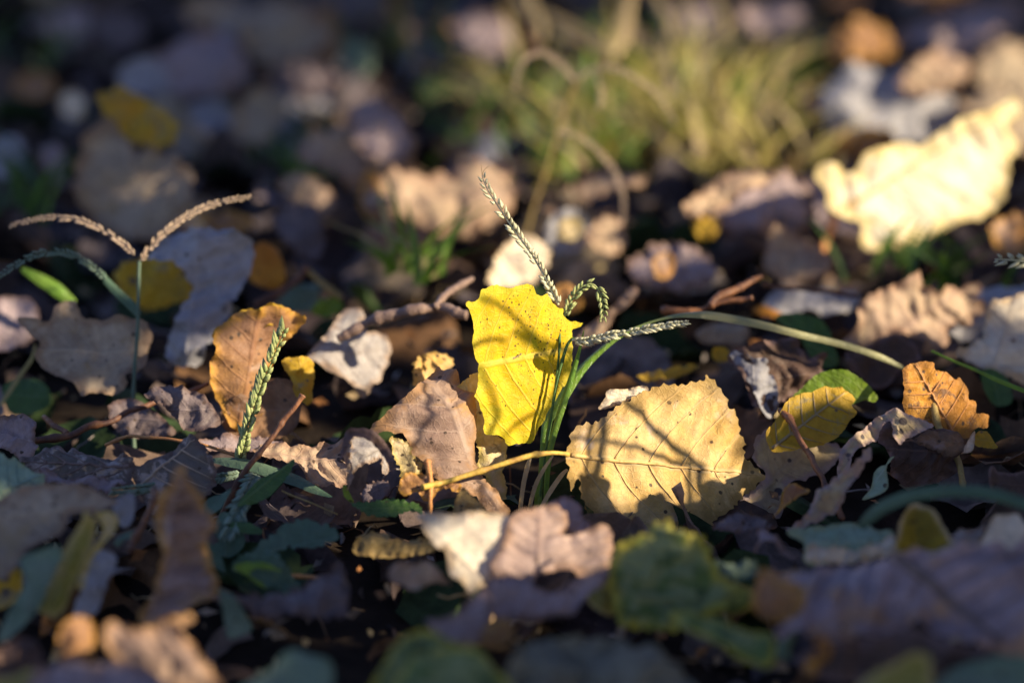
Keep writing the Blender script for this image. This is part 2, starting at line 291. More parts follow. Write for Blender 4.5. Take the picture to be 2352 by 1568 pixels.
# ------------------------------------------------------------------ builders
LITV = []; LITT = []; SHADEV = []                                                # world points that the added shade leaves spare or cover
PLANES = {}
def onleaf(ob, c, p):
    A0, n = PLANES[ob.name]; r = ray(*px(c, p)); return CAM + r*((A0-CAM).dot(n)/r.dot(n))
def leaf(name, label, c, poly, mat, h=.005, tilt=42, yaw=0, anchor=None, axis=None, teeth=0.0, ruf=.09, cup=0.0, curl=0.0, fold=0.0,
         pleat=0.0, res=20, lit=False, cat='leaf', group=None, nt_=26, veins=False, sm=4, behind=None, litpts=None, vr=1.0, dry=None, shadepts=None, jag=0):
    if dry is None: dry = name in ('withered_leaf', 'leaf_fragment')
    if dry: ruf *= 1.9
    if cup == 0 and not (lit and res > 30): cup = rng.uniform(-.28, .2)
    roll_ = rng.choice((-1, 1))*rng.uniform(.10, .28) if dry else rng.uniform(-.08, .08)
    V = [px(c, p) for p in poly]
    a = px(c, anchor) if anchor else max(V, key=lambda p: p[1])
    A0 = at(a[0], a[1], gdepth(a[1], h))
    if behind:
        A0, n = PLANES[behind[0].name]; A0 = A0 - n*behind[1]
    else: n = Vector((0, -math.cos(R(tilt)), math.sin(R(tilt))))
    if not behind: n.rotate(Matrix.Rotation(R(yaw), 3, 'Z'))
    e1 = Vector((0, 0, 1)).cross(n).normalized() if abs(n.z) < .98 else Vector((1, 0, 0)); e2 = n.cross(e1)
    def onplane(p):
        r = ray(*p); k = r.dot(n)
        return CAM + r*((A0-CAM).dot(n)/k)
    b = smooth(V, True, sm)
    W = [onplane(p) for p in b]; o = sum(W, Vector())/len(W)
    L2 = np.array([((q-o).dot(e1), (q-o).dot(e2)) for q in W])
    Rr = float(np.sqrt((L2**2).sum(1)).mean()); s = Rr*2/res
    # resample the outline at even spacing, then notch it
    nx = np.roll(L2, -1, 0); seg = np.sqrt(((nx-L2)**2).sum(1)); cum = np.concatenate([[0], np.cumsum(seg)]); tot = cum[-1]
    nb = max(24, int(tot/(s*.55))); tt = np.linspace(0, tot, nb, endpoint=False)
    ext = np.vstack([L2, L2[:1]])
    B = np.stack([np.interp(tt, cum, ext[:, 0]), np.interp(tt, cum, ext[:, 1])], 1)
    sd = rng.random()*100
    nrm = np.roll(B, -1, 0)-np.roll(B, 1, 0); nrm = np.stack([nrm[:, 1], -nrm[:, 0]], 1); nrm /= np.maximum(1e-9, np.sqrt((nrm**2).sum(1)))[:, None]
    jit = np.array([noise.noise(Vector((sd+q[0]/Rr*7, q[1]/Rr*7, 0)))*.6+noise.noise(Vector((sd+q[0]/Rr*19, q[1]/Rr*19, 5)))*.4 for q in B])
    saw = np.array([(abs(((t/tot*nt_ + .25*math.sin(t/tot*40+sd)) % 1.0)-.35)) for t in tt])
    B = B + nrm*(jit*(jag or (.065 if dry else .045))*Rr + teeth*Rr*(saw-.3))[:, None]
    # fill
    lo, hi = B.min(0), B.max(0); G = []
    y = lo[1]; row = 0
    while y < hi[1]:
        x = lo[0] + (s/2 if row % 2 else 0)
        while x < hi[0]:
            G.append((x+rng.uniform(-.12, .12)*s, y+rng.uniform(-.12, .12)*s)); x += s
        y += s*.866; row += 1
    G = np.array(G)
    dist = np.sqrt(((G[:, None, :]-B[None, :, :])**2).sum(2)).min(1); G = G[dist > s*.5]
    pts = [Vector(p) for p in B] + [Vector(p) for p in G]
    rv, re, rf, *_ = delaunay_2d_cdt(pts, [], [list(range(len(B)))], 1, 1e-7)
    Q = np.array([(p.x, p.y) for p in rv])
    if axis:
        p0, p1 = [onplane(px(c, p)) for p in axis]
        ap = np.array([(p0-o).dot(e1), (p0-o).dot(e2)]); ad = np.array([(p1-o).dot(e1), (p1-o).dot(e2)])-ap
        al = float(np.hypot(*ad)); ad /= al
    else:
        cv = np.cov(Q.T); ew, ev = np.linalg.eigh(cv); ad = ev[:, 1]
        pr = Q@ad; ap = ad*pr.min() + (Q.mean(0)-ad*(Q.mean(0)@ad)); al = float(pr.max()-pr.min())
    pd = np.array([-ad[1], ad[0]]); half = max(1e-4, float(np.abs((Q-ap)@pd).max()))
    def disp(p, q, ed):
        uu = ((p-ap[0])*ad[0]+(q-ap[1])*ad[1])/al; v_ = ((p-ap[0])*pd[0]+(q-ap[1])*pd[1]); vv = v_/half
        z = cup*half*vv*vv + curl*al*(uu-.5)**2 + fold*half*abs(vv)
        z += ruf*Rr*noise.noise(Vector((sd+p/Rr*1.3, q/Rr*1.3, 1)))*1.3
        g_ = uu*al/Rr - .42*abs(v_)/Rr
        z += ruf*Rr*.55*(1-2*abs(noise.noise(Vector((sd+g_*3.4, v_/Rr*.9, 3)))))
        z += ruf*Rr*.30*(1-2*abs(noise.noise(Vector((sd+g_*7.5+v_/Rr, v_/Rr*2.2, 13)))))
        z += ruf*Rr*.22*(1-2*abs(noise.noise(Vector((sd+p/Rr*2.2, q/Rr*2.2, 23)))))
        z += ruf*Rr*.14*noise.noise(Vector((sd+p/Rr*9, q/Rr*9, 7)))
        z += ruf*Rr*1.1*math.exp(-ed/.16)*noise.noise(Vector((sd+p/Rr*4, q/Rr*4, 9)))
        z += roll_*Rr*math.exp(-ed/.22)*max(0, .25+noise.noise(Vector((sd+p/Rr*1.1, q/Rr*1.1, 11)))*1.6)
        if pleat:
            g = (uu - .42*abs(vv))*6.0; z += pleat*Rr*.12*(abs((g % 1.0)-.5)*2-.5)*min(1, abs(vv)*4)
        return z, uu, vv
    edd = np.sqrt(((Q[:, None, :]-B[None, :, :])**2).sum(2)).min(1)/Rr
    ver, uvs = [], []
    for (p, q), e in zip(Q, edd):
        z, uu, vv = disp(p, q, e); ver.append(e1*p+e2*q+n*z); uvs.append((uu, vv))
    ob = new_obj(name, ver, rf, MATS[mat], None, o, True, uvs, {'edge': edd})
    tag(ob, label, cat, group); PLANES[ob.name] = (A0, n)
    for p in litpts or (): LITV.append(onplane(px(c, p)))
    for p in shadepts or (): SHADEV.append(onplane(px(c, p)))
    if lit:
        st = max(1, len(ver)//140); LITV.extend([o+v for v in ver[::st]])
    if veins:
        def S3(uu, vv):
            p = ap[0]+ad[0]*uu*al+pd[0]*vv*half; q = ap[1]+ad[1]*uu*al+pd[1]*vv*half
            dd = np.sqrt(((B-np.array([p, q]))**2).sum(1)); k = int(dd.argmin()); e = dd[k]/Rr
            inside = ((np.array([p, q])-B[k])@nrm[k]) * sgn < 0
            return (o+e1*p+e2*q+n*(disp(p, q, e)[0]+.00012)), inside
        sgn = 1 if ((Q.mean(0)-B[0])@nrm[0]) < 0 else -1
        mb = MB(); ln = [S3(.0+.97*k/30, 0) for k in range(31)]; ln = [a for a, i in ln if i]
        if len(ln) > 3: mb.tube(ln, lambda t: .00065*vr*(1-.75*t), 6)
        for k in range(6):
            for sgv in (-1, 1):
                u0 = .083+k/6.0; l2 = []
                for j in range(15):
                    vv = j/14; a_, i_ = S3(u0+.28*vv+.2*vv*vv, sgv*vv*.98)
                    if not i_: break
                    l2.append(a_)
                if len(l2) > 4: mb.tube(l2, lambda t: .00034*(1-.7*t), 5)
        ve = new_obj('vein', [v-o for v in mb.v], mb.f, MATS[veins], ob)
    return ob

def stem(name, c, pts, d0, d1, r0, r1, mat, parent=None, label=None, cat='twig', n=8, knob=.15, group=None, lit=False):
    cv = curve3(c, pts, d0, d1, n); mb = MB()
    if parent is None: cv = [p + Vector((noise.noise(p*95), noise.noise(p*95+Vector((9, 0, 0))), noise.noise(p*95+Vector((0, 9, 0)))))*max(r0, r1)*1.3 for p in cv]
    mb.tube(cv, lambda t: (r0+(r1-r0)*t)*(1+.35*max(0, math.sin(t*23+r0*9e3))**8), 7, knob)
    if parent is not None: o = mb.build(name, MATS[mat], parent)
    else: o = tag(mb.build(name, MATS[mat], None, cv[0]), label, cat, group)
    if lit: (LITV if lit == 2 else LITT).extend(cv)
    return o
def gbase(c, p, h=0.0): q = px(c, p); return gdepth(q[1], h)

def blade(name, c, pts, wid, d0, d1, mat, parent=None, label=None, cat='grass blade', roll=0.0, keel=.35, pw=1.0, group=None, lit=False, n=8):
    cv = curve3(c, pts, d0, d1, n, pw); m = len(cv); sc = CROP[c][2]
    off = parent.location if parent is not None else cv[0]
    ver, fac, uv = [], [], []
    for i, p in enumerate(cv):
        t = (cv[min(i+1, m-1)]-cv[max(i-1, 0)]).normalized(); f = i/(m-1)
        vd = (p-CAM); d = vd.length; vd.normalize(); side = t.cross(vd).normalized(); nn = side.cross(t)
        r_ = roll(f) if callable(roll) else roll
        side = side*math.cos(R(r_))+nn*math.sin(R(r_)); nn = side.cross(t)
        wd = np.interp(f*(len(wid)-1), range(len(wid)), wid)*sc/FOC*d*.5
        for k, x in enumerate((-1, -.5, 0, .5, 1)):
            ver.append(p + side*wd*x - nn*wd*keel*(1-abs(x)) - off); uv.append((f, x*.98))
    for i in range(m-1):
        for k in range(4): fac.append((i*5+k, i*5+k+1, i*5+k+6, i*5+k+5))
    o = new_obj(name, ver, fac, MATS[mat], parent, None if parent is not None else off, True, uv, {'edge': [.5]*len(ver)})
    if parent is None: tag(o, label, cat, group)
    if lit: (LITV if lit == 2 else LITT).extend(cv)
    return o

def spike(c, pts, d0, d1, mat, parent=None, name='seed_spike', size=1.0, n=None, label=None, side=1.0, taper=.5, lit=False, oneside=False, sp=.00105, gap=0.0, stemmat=None):
    cv = curve3(c, pts, d0, d1, 12); L = sum((cv[i+1]-cv[i]).length for i in range(len(cv)-1))
    mb = MB(); mb.tube(cv, lambda t: .00055*size*(1-.6*t), 6)
    n = n or int(L/sp); acc = 0
    cum = [0]
    for i in range(len(cv)-1): cum.append(cum[-1]+(cv[i+1]-cv[i]).length)
    for k in range(n):
        s_ = (k+.5)/n*L*.985 + rng.uniform(-.2, .2)*sp; i = max(0, min(len(cv)-2, next((j for j in range(len(cum)-1) if cum[j+1] >= s_), len(cv)-2)))
        f = (s_-cum[i])/max(1e-9, cum[i+1]-cum[i]); p = cv[i].lerp(cv[i+1], f); t = (cv[i+1]-cv[i]).normalized()
        vd = (p-CAM).normalized(); sd_ = t.cross(vd).normalized()*side; fr = -vd
        g = 1-taper*max(0, (s_/L-.55)/.45)**2
        if rng.random() < max(gap, .04): continue
        sgn = 1 if (k % 2) else -1
        lat = sd_ if oneside else sd_*sgn
        base = p + lat*.0006*size + fr*.0003
        for q in range(2 if oneside else 1):
            out = (lat*(.34+.22*rng.random()) + fr*(rng.uniform(.1, .5) if q == 0 else rng.uniform(-.5, -.1)) + t*1.0)
            mb.drop(base, out, fr, (.0046+.0008*rng.random())*size*g, .00125*size*g, .0009*size*g)
        mb.drop(base, (lat*.6+fr*rng.uniform(-.2, .6)+t*.9), fr, .0034*size*g, .0010*size*g, .0008*size*g)
        if oneside: mb.drop(p, (-lat*.35+fr*.6+t), fr, .0032*size*g, .0011*size*g, .0009*size*g)
    if lit: (LITV if lit == 2 else LITT).extend(cv)
    if parent is not None: return mb.build(name, MATS[mat], parent)
    return tag(mb.build(name, MATS[mat], None, cv[0]), label, 'seed head')

# ================================================================== ground
def ground_h(x, y): return -.020 + .010*noise.noise(Vector((x*9, y*9, 0))) + .005*noise.noise(Vector((x*31, y*31, 2)))
gx = [-300, -60, -12, -4, -2] + [-1.4+.035*i for i in range(81)] + [2, 4, 12, 60, 300]
gy = [-300, -60, -12, -3, -.6] + [.2+.035*i for i in range(95)] + [4.2, 6, 14, 60, 300]
gv = [(x, y, ground_h(x, y) if abs(x) < 2 and 0 < y < 4 else -.02) for y in gy for x in gx]
gf = [(j*len(gx)+i, j*len(gx)+i+1, (j+1)*len(gx)+i+1, (j+1)*len(gx)+i) for j in range(len(gy)-1) for i in range(len(gx)-1)]
tag(new_obj('ground', gv, gf, MATS['soil']), kind='structure')

# loose rotted layer under the leaves one can tell apart
def crumple_leaf(seed, L):
    r2 = random.Random(seed); nn = 11; ver, fac = [], []
    k1, k2, tw = r2.uniform(-1.2, 1.6), r2.uniform(-.9, .9), r2.uniform(-.6, .6)
    for i in range(nn):
        u = i/(nn-1); hw = L*.50*(math.sin(math.pi*min(1, (u*.96+.02)**.75))**.8)*(1.0-.35*u)*(1+.25*noise.noise(Vector((seed*1.7, u*5, 8))))
        for j in range(7):
            v = j/3-1
            x = hw*v*(1+.28*noise.noise(Vector((seed+u*6, v*3, 0)))); y = (u-.5)*L
            z = L*(k1*.25*v*v*hw/L*2 + k2*.5*(u-.5)**2 + tw*.25*v*(u-.5)) + L*.09*noise.noise(Vector((seed+u*4, v*2.5, 3))) + L*.05*noise.noise(Vector((seed+u*11, v*6, 5)))
            ver.append(Vector((x, y, z)))
    for i in range(nn-1):
        for j in range(6):
            fac.append((i*7+j, i*7+j+1, i*7+j+8, i*7+j+7))
    return ver, fac
TEMPL = [crumple_leaf(100+7*k, 1.0) for k in range(16)]
lit_mb = MB(); lr = random.Random(21)
def strew(n, xr, yr, zoff, smin, smax, lean):
    for _ in range(n):
        y = lr.uniform(*yr); x = lr.uniform(-xr(y), xr(y)); v, f = TEMPL[lr.randrange(16)]; s_ = lr.uniform(smin, smax)
        M = Matrix.Translation((x, y, ground_h(x, y)+zoff+lr.uniform(0, .008)-(.014 if y < .70 else 0))) @ Matrix.Rotation(lr.uniform(0, 6.28), 4, 'Z') @ \
            Matrix.Rotation(lr.gauss(0, lean), 4, 'X') @ Matrix.Rotation(lr.gauss(0, lean), 4, 'Y') @ Matrix.Scale(s_, 4)
        lit_mb.add([M @ p for p in v], f, lr.random())
strew(1900, lambda y: .16+.28*y, (.45, 2.3), .004, .020, .050, .45)
strew(900, lambda y: 1.3, (.1, 3.8), .003, .03, .07, .4)
crumb = MB()
for _ in range(2600):                                    # crumbs and rootlets between the leaves
    y = lr.uniform(.55, 1.5); x = lr.uniform(-1, 1)*(.1+.26*y); p = Vector((x, y, ground_h(x, y)+lr.uniform(.004, .017)))
    r1 = Vector((lr.gauss(0, 1), lr.gauss(0, 1), lr.gauss(0, .5))).normalized(); r2 = r1.cross(Vector((lr.gauss(0, 1), lr.gauss(0, 1), lr.gauss(0, 1)))).normalized(); s_ = lr.uniform(.001, .0038)
    if lr.random() < .25:
        q = [p + r1*s_*5*t + r2*s_*3*t*t + Vector((0, 0, .002*math.sin(t*5))) for t in (0, .25, .5, .75, 1)]; k0 = len(crumb.v); crumb.tube(q, lr.uniform(.00015, .0004), 4)
        tv = lr.random(); crumb.t[k0:] = [tv]*(len(crumb.v)-k0)
    else: crumb.add([p-r1*s_, p+r2*s_*.7, p+r1*s_*1.1, p-r2*s_*.5, p+r1.cross(r2)*s_*.35], [(0, 1, 4), (1, 2, 4), (2, 3, 4), (3, 0, 4)], lr.random())
tag(crumb.build('leaf_crumbs', MATS['crumb'], None, (0, 1, 0)), kind='stuff')
tag(lit_mb.build('leaf_litter', MATS['litter'], None, (0, 1, 0)), kind='stuff')

# ================================================================== the two leaves in focus and the grass between them
yl = leaf('poplar_leaf', 'bright yellow leaf with dark specks standing upright against the green grass blades', 'c2',
     [(905,290),(918,225),(955,222),(1020,190),(1060,208),(1115,215),(1185,193),(1245,190),(1270,215),(1290,258),(1325,262),(1362,250),(1385,285),(1400,320),(1440,350),(1475,355),(1480,380),(1478,398),(1515,435),
      (1545,442),(1618,452),(1600,472),(1548,490),(1538,520),(1541,590),(1538,680),(1530,790),(1490,870),(1440,950),(1395,1020),(1345,1130),(1300,1190),(1275,1250),(1240,1263),(1175,1268),(1110,1278),(1090,1240),(1060,1220),
      (1030,1200),(985,1210),(950,1195),(940,1170),(945,1110),(915,1020),(880,960),(868,945),(905,870),(905,740),(880,690),(868,600),(865,560),(875,500),(870,420),(845,370),(820,335),(824,312),(845,303),(880,306)],
     'yellow', h=.0105, tilt=12, yaw=30, anchor=(1175,1268), axis=((870,752),(1560,620)), ruf=.04, cup=.02, res=34, lit=True, sm=3, veins=False)
stem('petiole', 'c2', [(905,746),(1000,732),(1090,703),(1160,684),(1200,658)], .8285, .8285, .0005, .00025, 'straw', yl)
tl = leaf('poplar_leaf', 'large tan leaf with a strong midrib, half sunlit, right of the yellow leaf', 'c9',
     [(152,862),(172,920),(190,985),(200,1060),(206,1102),(232,1060),(243,1020),(262,1010),(268,1130),(318,1222),(382,1305),(455,1372),(540,1440),(620,1440),(700,1452),(790,1430),(860,1432),(930,1415),(1000,1425),(1090,1397),(1122,1362),(1170,1332),(1155,1300),(1205,1270),
      (1282,1212),(1342,1162),(1392,1112),(1452,1072),(1518,992),(1480,958),(1440,912),(1370,860),(1364,800),(1382,752),(1356,700),(1352,645),(1318,605),(1302,545),(1262,512),(1246,472),(1206,435),(1198,402),(1148,368),(1102,313),(1080,350),(1000,375),(880,382),(800,385),(720,405),(600,462),(480,540),(380,618),(300,640),(255,650),(212,692),(190,780),(162,830)],
     'tan', h=.012, tilt=36, yaw=26, anchor=(152,862), axis=((152,850),(1500,985)), ruf=.055, cup=.10, fold=-.06, pleat=.22, res=44, sm=3, veins='tanvein', vr=1.35, teeth=.05, nt_=60)
for p in [(300+110*i_, 700+95*j_) for i_ in range(11) for j_ in range(-4, 5)]:
    if 640-.35*(p[0]-260) < p[1] < 1140 and p[0] < 1400-.9*max(0, 800-p[1]) : LITV.append(onleaf(tl, 'c9', p))
stem('petiole', 'c2', [(1520,1340),(1440,1330),(1370,1332),(1270,1345),(1150,1380),(960,1440),(800,1490),(690,1525),(600,1545),(530,1562)], .8150, .800, .0008, .0010, 'stemyellow', tl, knob=.3, lit=True)
leaf('leaf_fragment', 'pale curled leaf edge rising behind the top of the large tan leaf', 'v',
     [(1375,940),(1388,915),(1395,896),(1415,893),(1440,893),(1465,887),(1482,885),(1488,900),(1450,915),(1420,930)], 'pale', h=.019, tilt=20, yaw=10, ruf=.08, res=12, lit=True)
leaf('withered_leaf', 'long mauve brown pleated leaf behind the lower left of the yellow leaf', 'c2',
     [(160,1160),(300,1050),(370,990),(480,900),(530,850),(600,780),(660,730),(760,760),(850,900),(900,1050),(900,1300),(930,1430),(1020,1560),(1110,1740),(1085,1790),(960,1730),(900,1620),(700,1570),(560,1420),(470,1310),(380,1230),(250,1200)],
     'tanmauve', h=.006, tilt=42, yaw=20, anchor=(700,1500), axis=((1090,1780),(560,800)), ruf=.075, pleat=1.2, cup=-.2, shadepts=[(400,1050),(300,1120),(500,1150),(600,1300),(650,1150),(700,1450),(560,1000),(800,1500)], res=26)
leaf('leaf_fragment', 'sunlit curled tan leaf tip at the top of the long mauve brown leaf', 'c2',
     [(452,765),(462,700),(540,662),(600,650),(690,680),(722,740),(660,790),(600,830),(545,880),(500,930),(470,890),(448,850)], 'tan', h=.016, tilt=30, yaw=50, ruf=.14, res=14, lit=True)
leaf('leaf_fragment', 'pale gold torn leaf tucked behind the lower left edge of the yellow leaf', 'c2',
     [(618,1045),(640,990),(700,930),(760,850),(810,800),(890,790),(930,870),(935,960),(990,1100),(1000,1200),(1055,1250),(1057,1350),(1050,1480),(1045,1655),(1000,1640),(955,1580),(930,1500),(880,1430),(885,1380),(862,1300),(850,1210),(800,1130),(740,1100),(690,1060)],
     'palegold', h=-.004, tilt=16, yaw=35, anchor=(1000,1500), ruf=.10, res=22, lit=True, cup=.1)
leaf('leaf_fragment', 'narrow pale strip of leaf with a wavy edge, sunlit left of the long brown leaf', 'c2',
     [(290,1235),(360,1262),(440,1300),(438,1345),(510,1420),(500,1450),(490,1490),(430,1500),(412,1550),(385,1500),(350,1400),(315,1320)], 'palegold', h=.004, tilt=35, yaw=40, ruf=.16, res=16, lit=True)
leaf('withered_leaf', 'brown leaf with scalloped wavy rim below the pale strip', 'c5',
     [(372,235),(400,170),(470,150),(560,180),(640,210),(780,225),(775,285),(690,262),(640,275),(590,332),(555,342),(500,292),(465,280),(440,305),(402,312),(380,290)], 'rust', h=.004, tilt=48, yaw=15, ruf=.12, res=16)
leaf('withered_leaf', 'curled grey mauve leaf with a dark hollow left of the pale strip', 'c2',
     [(0,1500),(20,1380),(40,1230),(90,1205),(170,1230),(240,1290),(290,1380),(300,1470),(240,1440),(245,1375),(180,1412),(110,1425),(62,1475),(30,1560),(5,1590)], 'grey', h=.008, tilt=40, yaw=35, ruf=.16, res=18, cup=-.3)
leaf('withered_leaf', 'dark brown arched leaf over the hollow, left of the pale strip', 'c2',
     [(-30,1380),(10,1190),(90,1165),(200,1185),(290,1270),(335,1390),(330,1480),(300,1420),(240,1310),(150,1240),(60,1230),(10,1330)], 'darkbrown', h=.015, tilt=30, yaw=10, ruf=.1, res=16)
leaf('withered_leaf', 'bluish mauve leaf scrap in the dark hollow, above the toothed green leaf', 'c5',
     [(110,290),(180,220),(260,190),(310,230),(300,300),(220,350),(140,345)], 'darkmauve', h=.001, tilt=50, yaw=0, ruf=.15, res=12)
leaf('weed_leaf', 'dark green toothed weed leaf in the shade left of the pale spotted leaf', 'c5',
     [(40,345),(110,350),(180,350),(280,328),(330,320),(400,338),(460,350),(505,362),(530,420),(440,410),(380,430),(300,452),(180,440),(110,405)], 'green', h=.0, tilt=55, yaw=0, ruf=.08, res=18, teeth=.16, nt_=24)
leaf('leaf_fragment', 'small yellow green leaf scrap at the left end of the toothed green leaf', 'c5',
     [(-10,240),(15,230),(50,310),(70,345),(30,340),(0,300)], 'lime', h=.004, tilt=30, yaw=20, ruf=.1, res=10)

# green grass between them: one plant
gt = empty('goosegrass', at(1235, 1165, .829), 'green goosegrass plant between the yellow leaf and the large tan leaf', 'grass')
blade('grass_blade', 'c2', [(1320,1720),(1325,1560),(1338,1350),(1352,1180),(1385,1100),(1480,955),(1590,790),(1700,672),(1850,552),(2000,474),(2200,412),(2360,398),(2500,405),(2800,460),(3100,535),(3380,600),(3620,680),(3780,755)],
      [32,34,34,34,60,78,72,64,54,42,34,44,58,58,52,46,46,42,20], .828, .880, 'bladelong', gt, roll=lambda f: 20+50*max(0, min(1, (f-.3)*4)) - 60*max(0, min(1, (f-.55)*5)), keel=.5, n=5, lit=True)
blade('grass_blade', 'c2', [(1365,1720),(1368,1560),(1390,1330),(1440,1130),(1495,960),(1550,780),(1590,640),(1622,500)], [26,36,40,46,52,48,36,22,4], .829, .830, 'blade', gt, roll=15, keel=.5, n=5, lit=True)
blade('grass_blade', 'c2', [(1295,1720),(1305,1600),(1330,1450),(1345,1330)], [20,30,26,10], .826, .826, 'blade', gt, roll=10, n=5)
for pts, wd in (([(1190,1720),(1210,1560),(1240,1420),(1262,1360)], [36,40,44,20]), ([(1250,1720),(1290,1560),(1350,1440),(1415,1345)], [34,38,34,14]), ([(1330,1700),(1400,1580),(1470,1480),(1510,1440)], [30,44,40,20])):
    blade('dry_sheath', 'c2', pts, wd, .822, .824, 'straw', gt, keel=.1, roll=40, n=5, lit=True)
stem('stem', 'v', [(1240,1150),(1252,1050),(1275,900),(1300,800),(1318,776)], .830, .834, .0006, .0005, 'stemgreen', gt, lit=True)
stem('stem', 'v', [(1245,1100),(1268,950),(1285,800),(1283,715)], .831, .838, .0005, .0004, 'stemgreen', gt)
spike('c7', [(2566,1400),(2530,1330),(2490,1250),(2440,1165),(2370,1070),(2330,1010),(2290,950),(2245,880),(2222,830),(2215,806)], .836, .836, 'spikepale', gt, size=.72, taper=.35, lit=True, gap=.12, oneside=False)
spike('c2', [(1545,568),(1620,562),(1700,545),(1800,522),(1950,500),(2100,470),(2230,450),(2330,438)], .826, .815, 'spikepale', gt, size=.8, lit=2, side=-1, oneside=True, sp=.0014)
spike('c2', [(1488,412),(1510,360),(1560,262),(1600,215),(1645,192),(1690,195),(1722,235),(1745,300),(1755,380),(1745,450)], .840, .838, 'spikegreen', gt, size=.72)
stem('awn', 'c7', [(2215,806),(2213,780),(2210,755)], .836, .836, .00008, .00005, 'stemstraw', gt); stem('awn', 'c7', [(2215,806),(2225,780),(2248,762)], .836, .836, .00008, .00005, 'stemstraw', gt)

# ================================================================== left foreground: goosegrass, stick, weed leaves
gl = empty('goosegrass', at(552, 1075, .832), 'goosegrass with an upright pale seed spike in the dark left foreground', 'grass')
spike('c1', [(1618,1430),(1640,1360),(1660,1285),(1690,1150),(1740,980),(1790,840),(1845,700),(1895,580),(1932,495)], .832, .828, 'spikegreen', gl, size=1.12, taper=.15, lit=2, oneside=True, side=1, sp=.00165)
spike('c4', [(1610,145),(1500,165),(1400,180),(1200,205),(1050,228),(950,240),(850,250),(750,258)], .826, .79, 'spiketeal', gl, size=.95, oneside=True)
spike('c4', [(1725,165),(1700,220),(1660,300),(1610,410),(1560,520),(1515,605)], .820, .775, 'spiketeal', gl, size=1.2, sp=.0010)
stem('stem', 'c4', [(1615,140),(1640,300),(1600,500),(1560,700)], .829, .81, .0007, .0009, 'stemgreen', gl)
blade('grass_blade', 'c4', [(1430,60),(1550,75),(1700,100),(1850,150),(2000,200),(2120,260),(2245,312)], [30,80,95,100,95,70,10], .832, .812, 'bladeteal', gl, roll=35)
stem('stick', 'c1', [(1480,1760),(1560,1610),(1640,1480),(1700,1390),(1760,1310),(1830,1225),(1900,1130),(1975,1035),(2045,943)], .812, .820, .0011, .0009, 'redbark', None, 'reddish brown stick leaning beside the upright seed spike', 'stick', knob=.3, lit=False)
LITV += [at(*px('c1', p), .82) for p in [(1850,1200),(1900,1130),(1975,1035),(2045,945)]]
leaf('weed_leaf', 'broad pointed dark green leaf right of the reddish stick', 'c4', [(1600,370),(1660,290),(1740,200),(1850,148),(1930,95),(1988,52),(1975,120),(1930,190),(1880,250),(1820,310),(1760,342),(1690,362)], 'green', h=.006, tilt=40, yaw=20, ruf=.05, cup=.3, axis=((1640,345),(1988,52)), res=20)
leaf('weed_leaf', 'toothed dark green weed leaf with a pale midrib under the drooping spike', 'c4', [(1655,712),(1700,680),(1760,635),(1870,560),(1960,510),(2060,485),(2180,500),(2260,538),(2305,580),(2225,622),(2150,660),(2080,650),(2000,662),(1950,650),(1880,682),(1800,705),(1720,715)], 'bladeteal', h=-.002, tilt=50, yaw=-10, ruf=.06, fold=.25, axis=((1655,712),(2300,580)), teeth=.24, nt_=15, res=24)
leaf('weed_leaf', 'toothed green weed leaf folded on itself, beneath the pale midribbed one', 'c4', [(1560,790),(1640,722),(1760,700),(1850,720),(1920,790),(1980,860),(2040,932),(1990,955),(1930,965),(1850,942),(1760,912),(1700,850),(1640,830)], 'bladeteal', h=-.004, tilt=48, yaw=10, ruf=.12, fold=.4, axis=((1560,790),(2040,940)), teeth=.22, nt_=15, res=24)
leaf('weed_leaf', 'light green curled edge of a weed leaf at the dark centre left', 'c4', [(1580,785),(1660,745),(1780,750),(1870,790),(1900,815),(1800,800),(1720,800),(1690,840),(1760,880),(1800,925),(1740,905),(1680,850),(1640,825)], 'lime', h=.0, tilt=45, yaw=10, ruf=.12, res=16)
leaf('weed_leaf', 'narrow green weed leaf standing right of the crumpled brown leaf', 'c4', [(1388,600),(1450,645),(1505,735),(1520,850),(1480,832),(1430,782),(1400,700)], 'bladeteal', h=-.004, tilt=30, yaw=20, ruf=.06, fold=.2, axis=((1390,600),(1515,850)), res=14)
leaf('weed_leaf', 'muted green leaf pointing down in the dark below the weed leaves', 'c4', [(1478,930),(1560,960),(1620,1030),(1650,1085),(1705,1195),(1640,1240),(1550,1265),(1522,1180),(1500,1060)], 'teal', h=-.004, tilt=35, yaw=0, ruf=.08, teeth=.03, res=16)
leaf('weed_leaf', 'green leaf with a grey sheen behind the reddish stick', 'c4', [(1370,375),(1420,322),(1500,290),(1565,258),(1535,330),(1490,400),(1430,425),(1385,420)], 'bladeteal', h=.004, tilt=50, yaw=-20, ruf=.06, res=14)
leaf('weed_leaf', 'small green leaf right of the drooping spike tip', 'c4', [(1560,480),(1640,478),(1700,490),(1778,542),(1740,562),(1620,552),(1560,540)], 'green', h=.001, tilt=55, yaw=10, ruf=.06, res=12)
leaf('weed_leaf', 'bluish green leaf behind the drooping spike', 'c4', [(1400,590),(1450,540),(1480,430),(1540,415),(1600,470),(1650,560),(1650,640),(1560,720),(1480,700)], 'bladeteal', h=-.006, tilt=40, yaw=0, ruf=.08, res=14)
leaf('withered_leaf', 'mottled grey brown leaf with orange patches at the left', 'c1',
     [(130,1375),(220,1350),(262,1308),(330,1280),(400,1266),(440,1292),(468,1256),(500,1262),(560,1290),(600,1312),(700,1330),(740,1342),(800,1308),(836,1330),(828,1360),(870,1370),(905,1388),(880,1420),(896,1450),(888,1510),(902,1545),(840,1565),(700,1540),(560,1550),(400,1560),(300,1500),(200,1440)],
     'mottled', h=.008, tilt=52, yaw=-5, ruf=.07, res=30, veins='bark', teeth=.02)
